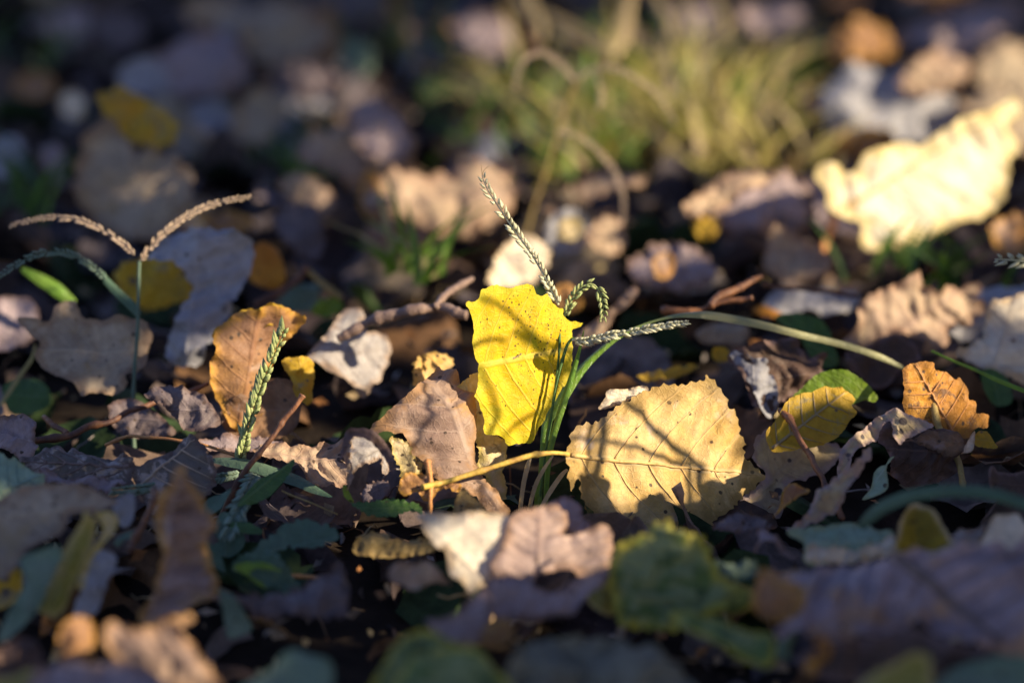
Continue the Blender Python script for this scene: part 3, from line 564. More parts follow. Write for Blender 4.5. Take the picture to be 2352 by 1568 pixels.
leaf('withered_leaf', 'folded mauve front rim of the mottled leaf at the left', 'c4', [(270,130),(400,160),(500,178),(640,195),(760,182),(830,190),(862,235),(800,250),(760,300),(640,292),(560,252),(400,240),(300,222)], 'mauve', h=.008, tilt=60, yaw=0, ruf=.12, res=20, teeth=.02)
leaf('withered_leaf', 'grey mauve leaf with a pointed top and black mottling, left of the seed spike', 'c1',
     [(895,1450),(940,1425),(1000,1400),(1080,1350),(1180,1290),(1240,1232),(1298,1203),(1330,1240),(1390,1290),(1402,1340),(1440,1362),(1456,1420),(1450,1520),(1420,1600),(1300,1680),(1150,1720),(1060,1760),(1020,1740),(970,1650),(920,1560)],
     'mottled', h=.0, tilt=40, yaw=-10, ruf=.07, res=28, veins='spiketan', axis=((930,1560),(1330,1230)), teeth=.015)
leaf('poplar_leaf', 'pale mint green leaf at the left edge of the photo', 'c1', [(-120,1300),(0,1318),(60,1372),(98,1350),(130,1390),(190,1432),(220,1460),(290,1470),(302,1500),(290,1570),(250,1640),(100,1690),(-100,1680)], 'mint', h=.012, tilt=55, yaw=20, ruf=.06, res=20, veins='spiketeal', axis=((-100,1640),(290,1480)))
leaf('withered_leaf', 'crumpled brown leaf standing on end in the left foreground', 'c4',
     [(1040,400),(1062,280),(1130,200),(1160,115),(1228,92),(1252,180),(1330,290),(1390,390),(1450,460),(1440,520),(1385,560),(1410,680),(1432,780),(1480,880),(1440,970),(1300,990),(1200,1080),(1100,1150),(955,1160),(930,1080),(1030,960),(1052,830),(1080,680),(1055,560)],
     'crumpled', h=.004, tilt=18, yaw=15, ruf=.24, res=34, axis=((1000,1150),(1200,95)), cup=-.25, pleat=.6)
leaf('poplar_leaf', 'broad beige leaf out of focus at the left edge of the photo', 'c4', [(-200,440),(0,330),(80,285),(200,240),(450,230),(600,262),(700,312),(800,342),(720,400),(550,432),(470,440),(440,520),(380,582),(200,680),(140,740),(90,830),(0,900),(-200,800)], 'beige', h=.012, tilt=52, yaw=15, ruf=.06, res=24, axis=((-180,470),(700,350)))
stem('leaf_stalk', 'c4', [(-40,440),(60,470),(160,500),(260,505),(360,500)], .742, .735, .0016, .0012, 'stemyellow', None, 'yellow leaf stalk lying on the broad beige leaf at the left', 'stalk')
leaf('poplar_leaf', 'yellow green rolled leaf hanging down in the blurred left foreground', 'c4', [(530,490),(560,400),(610,440),(655,510),(610,680),(530,860),(450,1060),(380,1120),(290,1100),(250,1050),(350,860),(440,650)], 'olive', h=.006, tilt=15, yaw=30, ruf=.08, cup=-.8, res=20, axis=((560,440),(330,1090)))
leaf('withered_leaf', 'pale curled leaf right of the yellow green rolled one', 'c4', [(640,420),(735,405),(800,465),(770,555),(700,622),(640,800),(560,930),(520,900),(600,700),(690,560),(680,480)], 'palegold', h=.008, tilt=20, yaw=10, ruf=.12, cup=-.4, res=18)
leaf('poplar_leaf', 'blue green leaf sagging under the broad beige leaf', 'c4', [(140,735),(250,680),(385,640),(420,700),(335,900),(250,1080),(80,1260),(-20,1290),(50,1100),(170,900)], 'teal', h=.002, tilt=25, yaw=-10, ruf=.10, cup=-.2, res=18)
leaf('withered_leaf', 'dark grey green leaf between the rolled leaf and the crumpled brown leaf', 'c4', [(640,680),(740,680),(795,740),(720,900),(665,1060),(560,1150),(500,1140),(520,1000),(590,850)], 'bluegrey', h=.0, tilt=22, yaw=20, ruf=.10, res=16)
leaf('leaf_fragment', 'small bluish leaf tip behind the pale curled leaf', 'c4', [(760,350),(830,300),(905,290),(912,400),(885,490),(840,520),(800,480)], 'bluegrey', h=.016, tilt=25, yaw=0, ruf=.08, res=12)
leaf('leaf_fragment', 'bluish folded scrap left of the crumpled brown leaf', 'c4', [(770,620),(820,560),(900,540),(960,550),(930,590),(860,600),(800,650)], 'teal', h=.006, tilt=45, yaw=0, ruf=.1, res=12)
stem('stick', 'c4', [(890,690),(930,540),(970,460),(1010,370),(1035,300),(1030,265)], .755, .772, .0012, .0009, 'redbark', None, 'short dark red stick left of the crumpled brown leaf', 'stick', knob=.3)
leaf('withered_leaf', 'mustard leaf half buried at the left edge below the broad beige leaf', 'c4', [(-60,880),(60,830),(110,790),(155,820),(150,960),(80,1040),(-40,1060)], 'mustard', h=.0, tilt=30, yaw=0, ruf=.1, res=14)
leaf('withered_leaf', 'orange brown leaf blob in the bottom left corner', 'c4', [(385,1350),(395,1250),(420,1170),(500,1120),(600,1130),(642,1220),(622,1380),(560,1452),(430,1442)], 'rust', h=.012, tilt=28, yaw=25, ruf=.14, cup=-.3, res=16, litpts=[(450,1220),(560,1330),(480,1330)])
leaf('withered_leaf', 'blurred tan leaf with raised lobes at the bottom left', 'c4', [(688,1240),(720,1170),(800,1150),(900,1210),(1030,1180),(1200,1120),(1285,1100),(1300,1150),(1200,1225),(1300,1300),(1340,1400),(1480,1530),(1490,1640),(1200,1640),(900,1520),(750,1390)], 'tanmauve', h=.010, tilt=35, yaw=15, ruf=.16, res=26, litpts=[(780,1220),(900,1300),(1180,1420),(1250,1480),(1050,1280)])
leaf('withered_leaf', 'blurred mauve leaf on the bottom edge of the photo, left', 'c4', [(200,1640),(270,1500),(420,1440),(640,1442),(860,1430),(1100,1540),(1200,1680),(700,1760)], 'mauve', h=.012, tilt=45, yaw=0, ruf=.14, res=20)
leaf('withered_leaf', 'dark leaf in the bottom left corner beside the orange blob', 'c4', [(-40,1400),(60,1300),(200,1270),(280,1350),(260,1470),(100,1540),(-40,1500)], 'darkbrown', h=.006, tilt=40, yaw=0, ruf=.12, res=14)
leaf('poplar_leaf', 'yellowish leaf at the very bottom left corner', 'c4', [(-60,1560),(80,1520),(230,1480),(330,1560),(300,1660),(0,1700)], 'olive', h=.012, tilt=40, yaw=0, ruf=.1, res=14, dry=True)
leaf('withered_leaf', 'crumpled dark mauve leaf in shade below the weed leaves', 'c4', [(1600,1010),(1800,960),(1935,980),(2060,900),(2200,860),(2290,760),(2360,900),(2340,1100),(2200,1160),(2000,1160),(1800,1140),(1660,1080)], 'darkmauve', h=.002, tilt=50, yaw=0, ruf=.18, res=22)
stem('twig', 'c4', [(1300,975),(1500,990),(1700,1010),(1900,1010),(2100,1060),(2300,1130)], .745, .735, .0008, .0006, 'bark', None, 'thin dark twig across the shaded mauve leaf', 'twig')
stem('leaf_stalk', 'c4', [(1850,805),(1920,830),(2000,845),(2120,852),(2240,850)], .775, .770, .0008, .0006, 'stemorange', None, 'thin orange stalk beside the folded weed leaf', 'stalk')
stem('leaf_stalk', 'c4', [(1900,265),(2000,310),(2120,360),(2280,430)], .80, .80, .0003, .0002, 'stemstraw', None, 'hair thin dry stalk under the long dark green blade', 'stalk')

# ================================================================== left middle distance
leaf('poplar_leaf', 'upright orange brown leaf with a curled mustard top, left of centre', 'c1',
     [(1432,560),(1450,500),(1540,440),(1600,390),(1690,360),(1740,380),(1800,340),(1920,350),(2000,390),(2062,420),(1990,520),(1900,610),(1850,700),(1800,900),(1760,1040),(1720,1180),(1620,1200),(1530,1130),(1500,1040),(1430,900),(1412,780),(1442,640)],
     'rust', h=.002, tilt=18, yaw=15, ruf=.09, res=24, axis=((1600,1190),(1750,380)), cup=.2, dry=True, shadepts=[(1500,900),(1560,800),(1600,1000),(1700,750),(1550,700),(1650,900),(1750,900),(1640,1100),(1820,700)])
leaf('leaf_fragment', 'mustard folded upper edge of the upright orange brown leaf', 'c1', [(1432,560),(1450,500),(1540,440),(1600,390),(1690,358),(1742,378),(1800,340),(1920,350),(2000,390),(2064,420),(2000,470),(1900,490),(1780,500),(1700,540),(1600,560),(1500,560)], 'mustard', h=.033, tilt=30, yaw=10, ruf=.12, res=18)
leaf('withered_leaf', 'dim brown leaf under the upright orange brown leaf', 'c1', [(1500,1060),(1700,900),(1900,830),(2040,920),(2010,1150),(1900,1240),(1700,1260),(1540,1190)], 'brown', h=.0, tilt=30, yaw=0, ruf=.1, res=16)
leaf('leaf_fragment', 'small yellow translucent leaf fold right of the upright orange brown leaf', 'c1', [(1915,705),(2000,680),(2080,680),(2132,740),(2112,900),(2082,1000),(2040,992),(1990,920),(1965,820)], 'mustard', h=.012, tilt=15, yaw=25, ruf=.1, cup=-.3, res=14, litpts=[(2050,720)])
leaf('poplar_leaf', 'pale grey leaf with scalloped edge lying left of the yellow leaf', 'c2',
     [(-75,460),(-20,370),(40,310),(110,320),(152,380),(140,440),(150,510),(230,520),(290,560),(322,640),(302,690),(306,720),(272,770),(262,810),(242,850),(200,865),(180,910),(150,932),(90,905),(40,850),(-60,800),(-150,740),(-232,700),(-240,655),(-150,560)],
     'grey', h=.006, tilt=45, yaw=25, ruf=.10, cup=-.25, res=24, axis=((-220,680),(250,640)), pleat=.4, litpts=[(60,350),(250,560),(0,540),(280,700)])
leaf('poplar_leaf', 'blurred beige leaf with lobed upper corners at the left', 'c1',
     [(120,435),(220,440),(330,455),(380,350),(510,335),(560,420),(700,440),(800,425),(900,430),(985,460),(1032,560),(1000,640),(985,760),(860,830),(862,880),(760,962),(650,930),(560,962),(510,880),(400,830),(290,765),(240,680),(280,600),(200,540)],
     'beige', h=.008, tilt=40, yaw=5, ruf=.11, res=24, cup=.1)
leaf('poplar_leaf', 'ochre leaf under the arching dry spikes at the left', 'v', [(262,645),(280,610),(320,595),(380,590),(432,640),(442,690),(400,700),(340,712),(300,692)], 'mustard', h=.012, tilt=30, yaw=10, ruf=.10, res=20, dry=True, jag=.12, teeth=.1)
leaf('withered_leaf', 'bluish grey leaf drooping behind the ochre leaf at the left', 'v', [(330,590),(390,540),(480,525),(560,535),(575,600),(545,680),(505,760),(470,830),(410,845),(382,800),(420,720),(440,655),(400,605)], 'bluegrey', h=.006, tilt=25, yaw=-5, ruf=.13, cup=-.5, res=24, jag=.10)
leaf('withered_leaf', 'small orange brown curled leaf right of the bluish grey leaf', 'v', [(563,590),(600,555),(640,575),(657,645),(622,665),(575,645)], 'orange', h=.02, tilt=25, yaw=10, ruf=.1, cup=-.3, res=12)
leaf('withered_leaf', 'crumpled dark mauve leaf at the left edge, above the mint green leaf', 'c1', [(-60,1120),(60,1090),(180,1088),(242,1130),(232,1260),(262,1300),(205,1362),(120,1362),(40,1310),(-60,1300)], 'mauve', h=.006, tilt=40, yaw=15, ruf=.16, res=16)
leaf('withered_leaf', 'dark mauve leaf behind the reddish twig at left centre', 'c1', [(970,945),(1080,890),(1200,890),(1330,930),(1400,980),(1492,1120),(1440,1170),(1380,1200),(1250,1180),(1150,1060),(1050,1000)], 'darkmauve', h=.008, tilt=38, yaw=10, ruf=.12, res=18)
leaf('withered_leaf', 'shaded mauve leaf behind the green stem at the left', 'c1', [(750,1010),(860,960),(960,990),(1100,1090),(1200,1210),(1000,1230),(840,1220),(760,1140)], 'darkmauve', h=.0, tilt=35, yaw=-10, ruf=.1, res=14)
leaf('withered_leaf', 'pleated mauve leaf right of the upright seed spike', 'c1', [(1700,1320),(1850,1280),(2000,1302),(2120,1290),(2250,1258),(2380,1235),(2390,1400),(2350,1560),(2200,1570),(2090,1540),(2040,1460),(1900,1405),(1770,1370)], 'pinkish', h=.0, tilt=50, yaw=10, ruf=.08, pleat=1.4, res=24, axis=((1720,1350),(2380,1400)))
leaf('withered_leaf', 'flat mauve leaf far behind the grey pointed leaf and seed spike', 'c1', [(1350,1250),(1500,1225),(1700,1230),(1900,1262),(1880,1310),(1650,1330),(1500,1330),(1380,1320)], 'mauve', h=.003, tilt=60, yaw=0, ruf=.08, res=14)
leaf('withered_leaf', 'purple grey leaf at the left edge beyond the beige lobed leaf', 'v', [(-40,700),(20,685),(70,690),(95,740),(60,800),(0,815),(-40,800)], 'mauve', h=.004, tilt=45, yaw=0, ruf=.08, res=14)
leaf('weed_leaf', 'deep green leaf in the gap under the beige lobed leaf', 'c1', [(20,900),(100,830),(230,820),(330,900),(330,1010),(200,1060),(60,1050)], 'green', h=-.006, tilt=50, yaw=0, ruf=.06, res=12)
stem('twig', 'c1', [(240,1245),(420,1210),(560,1160),(700,1130),(850,1070),(1000,1010),(1200,935),(1400,865)], .84, .87, .0013, .0008, 'redbark', None, 'reddish twig sloping up to the right at left centre', 'twig', knob=.25)
stem('twig', 'c1', [(310,1085),(370,1140),(440,1200)], .86, .85, .0008, .0012, 'redbark', None, 'short twig crossing the lower end of the reddish twig', 'twig')
stem('leaf_stalk', 'c1', [(715,1280),(850,1232),(980,1226),(1100,1230),(1250,1250),(1400,1285),(1600,1345)], .845, .833, .0006, .0005, 'stemorange', None, 'thin orange stalk behind the grey pointed leaf', 'stalk')
stem('dry_stalk', 'c2', [(590,1750),(580,1600),(574,1500),(568,1430),(564,1372)], .80, .805, .0006, .0011, 'stemorange', None, 'short upright orange stub standing by the yellow petiole', 'stalk', lit=False)
LITV.append(at(982, 1060, .805))
tw = stem('twig', 'v', [(770,775),(810,752),(850,738),(900,727),(950,718),(1000,708),(1040,710),(1078,712)], .885, .872, .0021, .0018, 'bark', None, 'knobbly grey twig ending behind the yellow leaf', 'twig', knob=.5)
LITV += [at(x, 708, .87) for x in (1000, 1040, 1075)]
stem('side_shoot', 'v', [(1000,704),(1020,680),(1045,662),(1085,640)], .875, .90, .0016, .001, 'bark', tw, knob=.5)
stem('twig', 'v', [(590,700),(640,665),(680,640),(705,618)], .95, .96, .0012, .0016, 'redbark', None, 'short blurred orange twig at left centre', 'twig')
stem('twig', 'v', [(705,615),(740,650),(780,690)], .97, .97, .0012, .0012, 'stemstraw', None, 'blurred straw coloured twig leaning right at left centre', 'twig')

ga = empty('goosegrass', at(308, 1045, .85), 'dry goosegrass with two arching spikes on a tall stem at the left', 'grass')
stem('stem', 'v', [(309,1050),(306,950),(309,850),(316,760),(318,680),(320,600)], .880, .885, .0008, .0006, 'bladeteal', ga)
spike('v', [(308,585),(275,555),(240,532),(205,514),(170,504),(130,500),(90,502),(55,510),(20,520)], .885, .885, 'spikepink', ga, size=.5, lit=True, sp=.0008)
spike('v', [(322,600),(345,568),(370,540),(405,512),(440,490),(480,472),(520,461),(577,452)], .885, .885, 'spikepink', ga, size=.5, lit=2, sp=.0008)
spike('v', [(242,642),(215,615),(190,598),(160,584),(130,579),(95,582),(60,595),(30,612),(-10,640)], .885, .87, 'spiketeal', ga, size=.58, sp=.0008)
blade('grass_blade', 'v', [(320,724),(300,700),(272,673),(245,645),(235,625)], [14,22,20,16,8], .884, .886, 'bladeteal', ga)
blade('grass_leaf', 'v', [(50,618),(90,640),(130,665),(168,698)], [10,26,30,22], .93, .93, 'blade', None, 'short bright green blade under the arching spike at the left edge', roll=10)
blade('grass_leaf', 'c1', [(0,1010),(60,920),(140,800),(210,700),(240,600)], [20,30,30,24,12], .90, .91, 'bladedry', None, 'straw coloured blade in front of the beige lobed leaf')

# ================================================================== right middle distance
leaf('withered_leaf', 'cupped tan leaf with frilled right edge and a dark hollow beneath, at the right', 'c3',
     [(1110,600),(1130,540),(1172,450),(1200,335),(1250,272),(1330,235),(1400,208),(1480,170),(1540,132),(1590,110),(1602,160),(1640,220),(1700,252),(1740,225),(1790,205),(1850,200),(1885,232),(1900,205),(1930,192),(1990,200),(2002,250),(1960,300),(2020,310),(2055,345),(2020,400),(1985,400),(1962,462),(1900,478),(1860,460),(1800,510),(1765,600),(1700,645),(1620,690),(1580,600),(1530,555),(1450,535),(1360,550),(1300,590),(1250,650),(1180,660)],
     'pinkish', h=.004, tilt=26, yaw=18, anchor=(1180,660), ruf=.09, res=30, axis=((1250,650),(1900,220)), cup=-.2, teeth=.01, litpts=[(1300,320),(1450,220),(1450,400),(1560,300),(1700,420),(1240,450),(1850,260),(1900,350),(1600,560)])
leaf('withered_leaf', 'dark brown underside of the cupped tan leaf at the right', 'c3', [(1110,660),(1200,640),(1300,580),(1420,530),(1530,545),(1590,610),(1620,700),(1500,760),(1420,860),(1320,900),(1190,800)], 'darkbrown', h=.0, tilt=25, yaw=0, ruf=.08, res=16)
leaf('withered_leaf', 'dark purple brown crumpled leaf right of the large tan leaf', 'c3', [(340,640),(480,602),(620,570),(760,540),(830,640),(880,690),(940,660),(972,690),(965,760),(1000,800),(860,860),(760,960),(660,1010),(620,1100),(560,1120),(500,1020),(440,880),(390,760)], 'darkbrown', h=.002, tilt=28, yaw=15, ruf=.14, res=22)
leaf('leaf_fragment', 'bluish grey strip of curled leaf on the dark purple brown leaf', 'c3', [(335,655),(420,640),(500,690),(585,690),(600,760),(650,860),(662,1000),(610,1100),(560,1050),(520,960),(460,850),(400,760)], 'bluegrey', h=.004, tilt=25, yaw=-10, ruf=.12, cup=-.4, res=18)  # lit face of the dark leaf; the light is in its colour
leaf('poplar_leaf', 'bright green leaf with a rounded top behind the stained yellow leaf', 'c3', [(765,960),(830,885),(900,822),(980,782),(1080,775),(1160,795),(1230,840),(1290,890),(1337,960),(1310,985),(1250,975),(1190,995),(1100,1005),(950,980)], 'lime', h=.012, tilt=30, yaw=-5, ruf=.06, cup=.2, res=20, axis=((1337,960),(770,950)), )
leaf('poplar_leaf', 'mustard yellow leaf with grey stains right of the large tan leaf', 'c3', [(580,1190),(610,1150),(655,1100),(720,985),(800,940),(900,920),(970,885),(1020,895),(1080,885),(1122,912),(1187,970),(1152,1010),(1192,1060),(1142,1120),(1092,1200),(1000,1262),(870,1300),(640,1325),(592,1270)], 'mustard', h=.006, tilt=38, yaw=10, ruf=.08, res=28, veins='straw', shadepts=[(650,1220),(700,1100),(800,1250),(1000,1200),(1120,1080)], axis=((620,1300),(1120,920)))
leaf('poplar_leaf', 'beige leaf with black dash marks below the stained mustard leaf', 'c6', [(478,80),(475,-40),(520,-100),(600,-130),(800,-40),(1000,-60),(1070,-30),(1050,60),(960,160),(860,182),(800,230),(740,212),(700,280),(682,380),(640,472),(560,480),(515,450),(520,410),(480,440),(412,402),(390,342),(450,290),(520,230),(562,160)], 'spotted', behind=(tl, .004), ruf=.06, res=28, dry=True, shadepts=[(500,0),(560,60),(620,150),(700,60),(800,100),(900,60),(560,260),(600,350),(460,360),(700,-60),(650,230)], axis=((420,380),(900,-40)))
leaf('withered_leaf', 'orange brown curled rim right of the beige dashed leaf', 'c6', [(635,455),(672,380),(690,300),(742,218),(800,230),(882,270),(805,310),(720,372)], 'rust', h=.004, tilt=35, yaw=-20, ruf=.12, res=14)
leaf('withered_leaf', 'crinkled pale strip of leaf slanting beside the small green leaf', 'c6', [(728,555),(780,500),(852,450),(905,350),(930,280),(1000,240),(1080,180),(1180,120),(1240,50),(1272,8),(1300,22),(1292,75),(1230,132),(1202,200),(1150,262),(1082,362),(1050,422),(960,472),(840,530),(770,562)], 'spotted', h=.004, tilt=42, yaw=-15, ruf=.14, cup=-.3, res=24, axis=((740,555),(1290,20)))
leaf('withered_leaf', 'pale twisted leaf rim arching over the dark brown hollow at the right', 'c3', [(1060,1500),(1080,1330),(1130,1262),(1230,1180),(1300,1110),(1380,1060),(1432,1038),(1500,1052),(1570,1090),(1640,1120),(1702,1152),(1690,1175),(1600,1212),(1530,1242),(1480,1280),(1440,1240),(1420,1120),(1360,1165),(1332,1242),(1282,1272),(1180,1330),(1140,1440),(1100,1520)], 'spotted', h=.006, tilt=32, yaw=-5, ruf=.13, res=26, anchor=(1100,1520))
leaf('withered_leaf', 'dark brown hollow leaf under the pale twisted rim at the right', 'c3', [(1330,1240),(1380,1130),(1430,1065),(1560,1100),(1700,1160),(1820,1172),(1900,1222),(1912,1300),(1872,1360),(1850,1480),(1600,1560),(1450,1500),(1400,1320)], 'darkbrown', h=.0, tilt=25, yaw=0, ruf=.14, res=22)
leaf('leaf_fragment', 'brown upper lip of the dark hollow leaf at the right', 'c3', [(1470,1280),(1540,1240),(1620,1210),(1700,1165),(1820,1178),(1900,1225),(1915,1300),(1840,1350),(1740,1320),(1640,1280),(1560,1260)], 'brown', h=.012, tilt=40, yaw=0, ruf=.12, res=16)
leaf('poplar_leaf', 'ragged orange leaf with brown stains near the right edge', 'c3', [(1508,900),(1512,760),(1600,720),(1700,718),(1722,770),(1800,782),(1860,832),(1900,820),(1950,900),(1950,972),(2002,972),(2000,1060),(2092,1070),(2080,1162),(2000,1160),(1940,1232),(1850,1222),(1700,1140),(1600,1120),(1510,1040)], 'stained', veins='stemorange', h=.008, tilt=25, yaw=15, ruf=.10, res=24, teeth=.03, axis=((1850,1220),(1580,720)), litpts=[(1600,780),(1680,800),(1760,850),(1880,900),(1560,860)])
leaf('leaf_fragment', 'white scrap of curled leaf below the ragged orange leaf', 'c3', [(1880,1340),(1930,1270),(1985,1180),(1990,1260),(1970,1320),(1900,1335)], 'pale', h=.008, tilt=20, yaw=0, ruf=.1, res=10)
leaf('leaf_fragment', 'mustard brown scrap right of the white scrap, at the right', 'c3', [(1990,1210),(2060,1180),(2110,1240),(2145,1300),(2060,1300),(1990,1280)], 'mustard', h=.006, tilt=40, yaw=0, ruf=.1, res=10)
stem('dry_stalk', 'c3', [(1640,760),(1680,880),(1710,980),(1780,1160),(1840,1290),(1880,1390),(1905,1480),(1915,1580)], .855, .815, .0013, .0010, 'stemstraw', None, 'pale brown dry stalk slanting across the ragged orange leaf', 'stalk')
stem('leaf_stalk', 'c3', [(690,1050),(730,1100),(800,1200),(860,1300),(910,1400),(960,1490),(1010,1570),(1060,1640),(1120,1770)], .845, .795, .0012, .0008, 'redbark', None, 'reddish curved stalk across the stained mustard leaf', 'stalk')
leaf('weed_leaf', 'small smooth green leaf beside the crinkled pale strip', 'c6', [(1230,325),(1290,250),(1312,150),(1350,105),(1392,90),(1415,50),(1452,33),(1420,75),(1395,110),(1408,220),(1390,272),(1310,312)], 'mint', h=.004, tilt=35, yaw=-15, ruf=.04, cup=.3, res=16, axis=((1240,320),(1440,40)))
MATS_sub = None
leaf('withered_leaf', 'thin grey mauve leaf in the dark gap below the large tan leaf', 'c6', [(215,515),(300,455),(400,420),(520,440),(620,500),(560,540),(420,550),(300,545)], 'darkmauve', h=.002, tilt=58, yaw=0, ruf=.1, res=16)
leaf('leaf_fragment', 'small lilac curled strip over the black gap, right of centre', 'c6', [(515,560),(545,535),(600,560),(680,620),(720,680),(790,735),(750,740),(690,690),(640,640),(560,625),(510,680),(500,660),(530,610)], 'mauve', h=.008, tilt=45, yaw=0, ruf=.14, res=14)
leaf('poplar_leaf', 'pale greenish leaf with a white lower rim, right foreground', 'c6', [(720,560),(850,520),(960,505),(1080,480),(1250,490),(1332,530),(1440,545),(1430,640),(1362,700),(1150,740),(850,760),(840,640)], 'mint', h=.006, tilt=58, yaw=0, ruf=.10, res=22)
leaf('withered_leaf', 'white crinkled rim in front of the pale greenish leaf', 'c6', [(850,760),(860,670),(920,640),(980,680),(1080,655),(1200,670),(1330,620),(1440,560),(1450,640),(1420,700),(1250,740),(1000,770)], 'pale', h=.012, tilt=50, yaw=0, ruf=.14, res=18)
leaf('poplar_leaf', 'olive gold leaf folded like a tent in the right foreground', 'c6', [(1415,700),(1440,560),(1480,450),(1542,370),(1612,358),(1700,410),(1752,500),(1800,590),(1830,650),(1700,690),(1560,700)], 'oliverim', h=.012, tilt=25, yaw=5, ruf=.09, fold=.45, res=22, dry=True, axis=((1620,690),(1580,360)))
leaf('poplar_leaf', 'whitish leaf with round dark holes at the right edge', 'c6', [(2020,660),(2062,560),(2122,440),(2200,430),(2280,425),(2312,470),(2360,540),(2360,680),(2200,690)], 'pale', h=.014, tilt=40, yaw=-10, ruf=.06, res=18)
leaf('withered_leaf', 'small grey leaf left of the whitish holed leaf', 'c6', [(1820,600),(1882,535),(1940,535),(2000,530),(2062,500),(2035,600),(2020,670),(1900,690),(1830,670)], 'grey', h=.010, tilt=45, yaw=0, ruf=.1, res=14)
leaf('withered_leaf', 'big mauve leaf with orange patches filling the lower right foreground', 'c6', [(555,800),(620,780),(700,768),(900,750),(1200,718),(1500,700),(1800,680),(2100,660),(2420,640),(2450,1000),(2430,1420),(2100,1360),(1850,1300),(1600,1190),(1300,1262),(1050,1310),(920,1265),(860,1300),(640,1225),(700,1150),(850,1050),(800,950),(700,880)], 'mauvepatch', h=.014, tilt=50, yaw=-8, ruf=.10, res=38, anchor=(1300,1262), axis=((1440,740),(2200,1330)), pleat=.5, veins='bark', vr=3.0)
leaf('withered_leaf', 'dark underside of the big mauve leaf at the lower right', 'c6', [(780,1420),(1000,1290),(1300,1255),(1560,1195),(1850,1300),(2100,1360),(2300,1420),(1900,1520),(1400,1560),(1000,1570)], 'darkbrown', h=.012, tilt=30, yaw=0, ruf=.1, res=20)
leaf('withered_leaf', 'brown rolled tip at the left end of the big mauve leaf', 'c6', [(485,1010),(520,880),(535,795),(600,810),(650,870),(760,890),(855,940),(840,1040),(780,1110),(640,1165),(520,1110)], 'rust', h=.018, tilt=20, yaw=-15, ruf=.14, cup=-.5, res=18)
leaf('leaf_fragment', 'small orange scrap at the bottom of the big mauve leaf', 'c6', [(905,1350),(925,1270),(990,1270),(1025,1340),(1000,1410),(930,1430)], 'orange', h=.020, tilt=25, yaw=0, ruf=.1, res=10)
leaf('leaf_fragment', 'tiny orange scrap left of the small orange one at lower right', 'c6', [(845,1450),(875,1400),(930,1430),(925,1500),(870,1500)], 'orange', h=.020, tilt=25, yaw=0, ruf=.1, res=10)
blade('grass_leaf', 'c6', [(1220,520),(1280,450),(1400,365),(1600,295),(1850,270),(2100,290),(2330,360),(2450,420)], [50,80,86,86,84,80,76,70], .735, .715, 'bladeteal', None, 'out of focus bluish grass blade arching at the right edge')
leaf('poplar_leaf', 'green and yellow blotched leaf standing in front of the large tan leaf', 'v', [(1395,1330),(1410,1275),(1425,1247),(1455,1240),(1490,1222),(1498,1200),(1520,1192),(1540,1200),(1552,1218),(1582,1228),(1612,1238),(1632,1272),(1662,1330),(1725,1355),(1722,1380),(1690,1395),(1650,1402),(1600,1432),(1540,1452),(1460,1445),(1420,1432),(1408,1385)], 'patchygreen', h=.004, tilt=35, yaw=-5, ruf=.11, res=34, dry=True, axis=((1440,1440),(1540,1200)), teeth=.13, nt_=30, pleat=.4, litpts=[(1520,1202)])
leaf('leaf_fragment', 'grey green torn leaf left of the brown rolled tip', 'c6', [(200,760),(350,760),(500,765),(535,830),(440,880),(310,870),(230,810)], 'teal', h=.010, tilt=55, yaw=0, ruf=.12, res=14)
leaf('poplar_leaf', 'blurred grey green leaf at the bottom, left of the big mauve leaf', 'c6', [(-60,1080),(100,1100),(250,1130),(400,1195),(600,1240),(650,1320),(600,1460),(400,1400),(200,1280),(0,1200)], 'patchygreen', h=.014, tilt=50, yaw=0, ruf=.12, res=18)
leaf('poplar_leaf', 'blurred dull green curled leaf below the green and yellow blotched leaf', 'c6', [(-120,960),(0,920),(200,950),(420,930),(480,910),(490,990),(460,1080),(300,1100),(60,1060)], 'patchygreen', h=.008, tilt=50, yaw=0, ruf=.14, res=16)
stem('grass_stalk', 'c6', [(720,1380),(760,1250),(800,1130),(850,990)], .70, .70, .0022, .0016, 'bladeteal', None, 'blurred bluish stalk standing before the big mauve leaf', 'stalk')
# centre foreground
leaf('poplar_leaf', 'pale cream leaf with dark red specks in front, half in sun', 'c5', [(482,445),(500,432),(560,430),(660,422),(760,432),(850,418),(960,430),(1100,468),(1130,560),(1110,660),(1080,740),(1020,790),(985,900),(905,930),(835,975),(815,920),(722,860),(700,760),(690,680),(620,652),(580,600),(530,552),(520,490)], 'pale', h=.004, tilt=45, yaw=15, ruf=.10, res=24, axis=((500,440),(960,900)), litpts=[(780,620),(750,720),(830,800),(960,600),(930,760),(800,700),(1050,620)])
leaf('leaf_fragment', 'upright tan leaf tip behind the pale cream leaf', 'c5', [(738,430),(745,370),(762,310),(802,248),(832,265),(882,320),(965,400),(905,425),(810,440)], 'ochre', h=.004, tilt=30, yaw=0, ruf=.08, res=12)
leaf('withered_leaf', 'pinkish pleated leaf with its stalk, sunlit top, at the bottom centre', 'c5', [(990,850),(1005,760),(1080,620),(1110,480),(1150,430),(1250,400),(1380,368),(1490,400),(1515,490),(1480,565),(1560,570),(1640,540),(1780,530),(1802,650),(1790,760),(1740,850),(1660,880),(1560,840),(1480,800),(1370,830),(1280,860),(1250,900),(1100,890)], 'mauvebrown', h=.006, tilt=40, yaw=18, ruf=.06, res=32, pleat=.8, axis=((1300,860),(1330,380)), cup=.1, litpts=[(1120,600),(1200,480),(1300,440),(1440,440),(1200,700),(1320,620),(1400,680),(1640,700),(1660,620),(1480,540),(1080,760),(1150,800),(1720,640)])
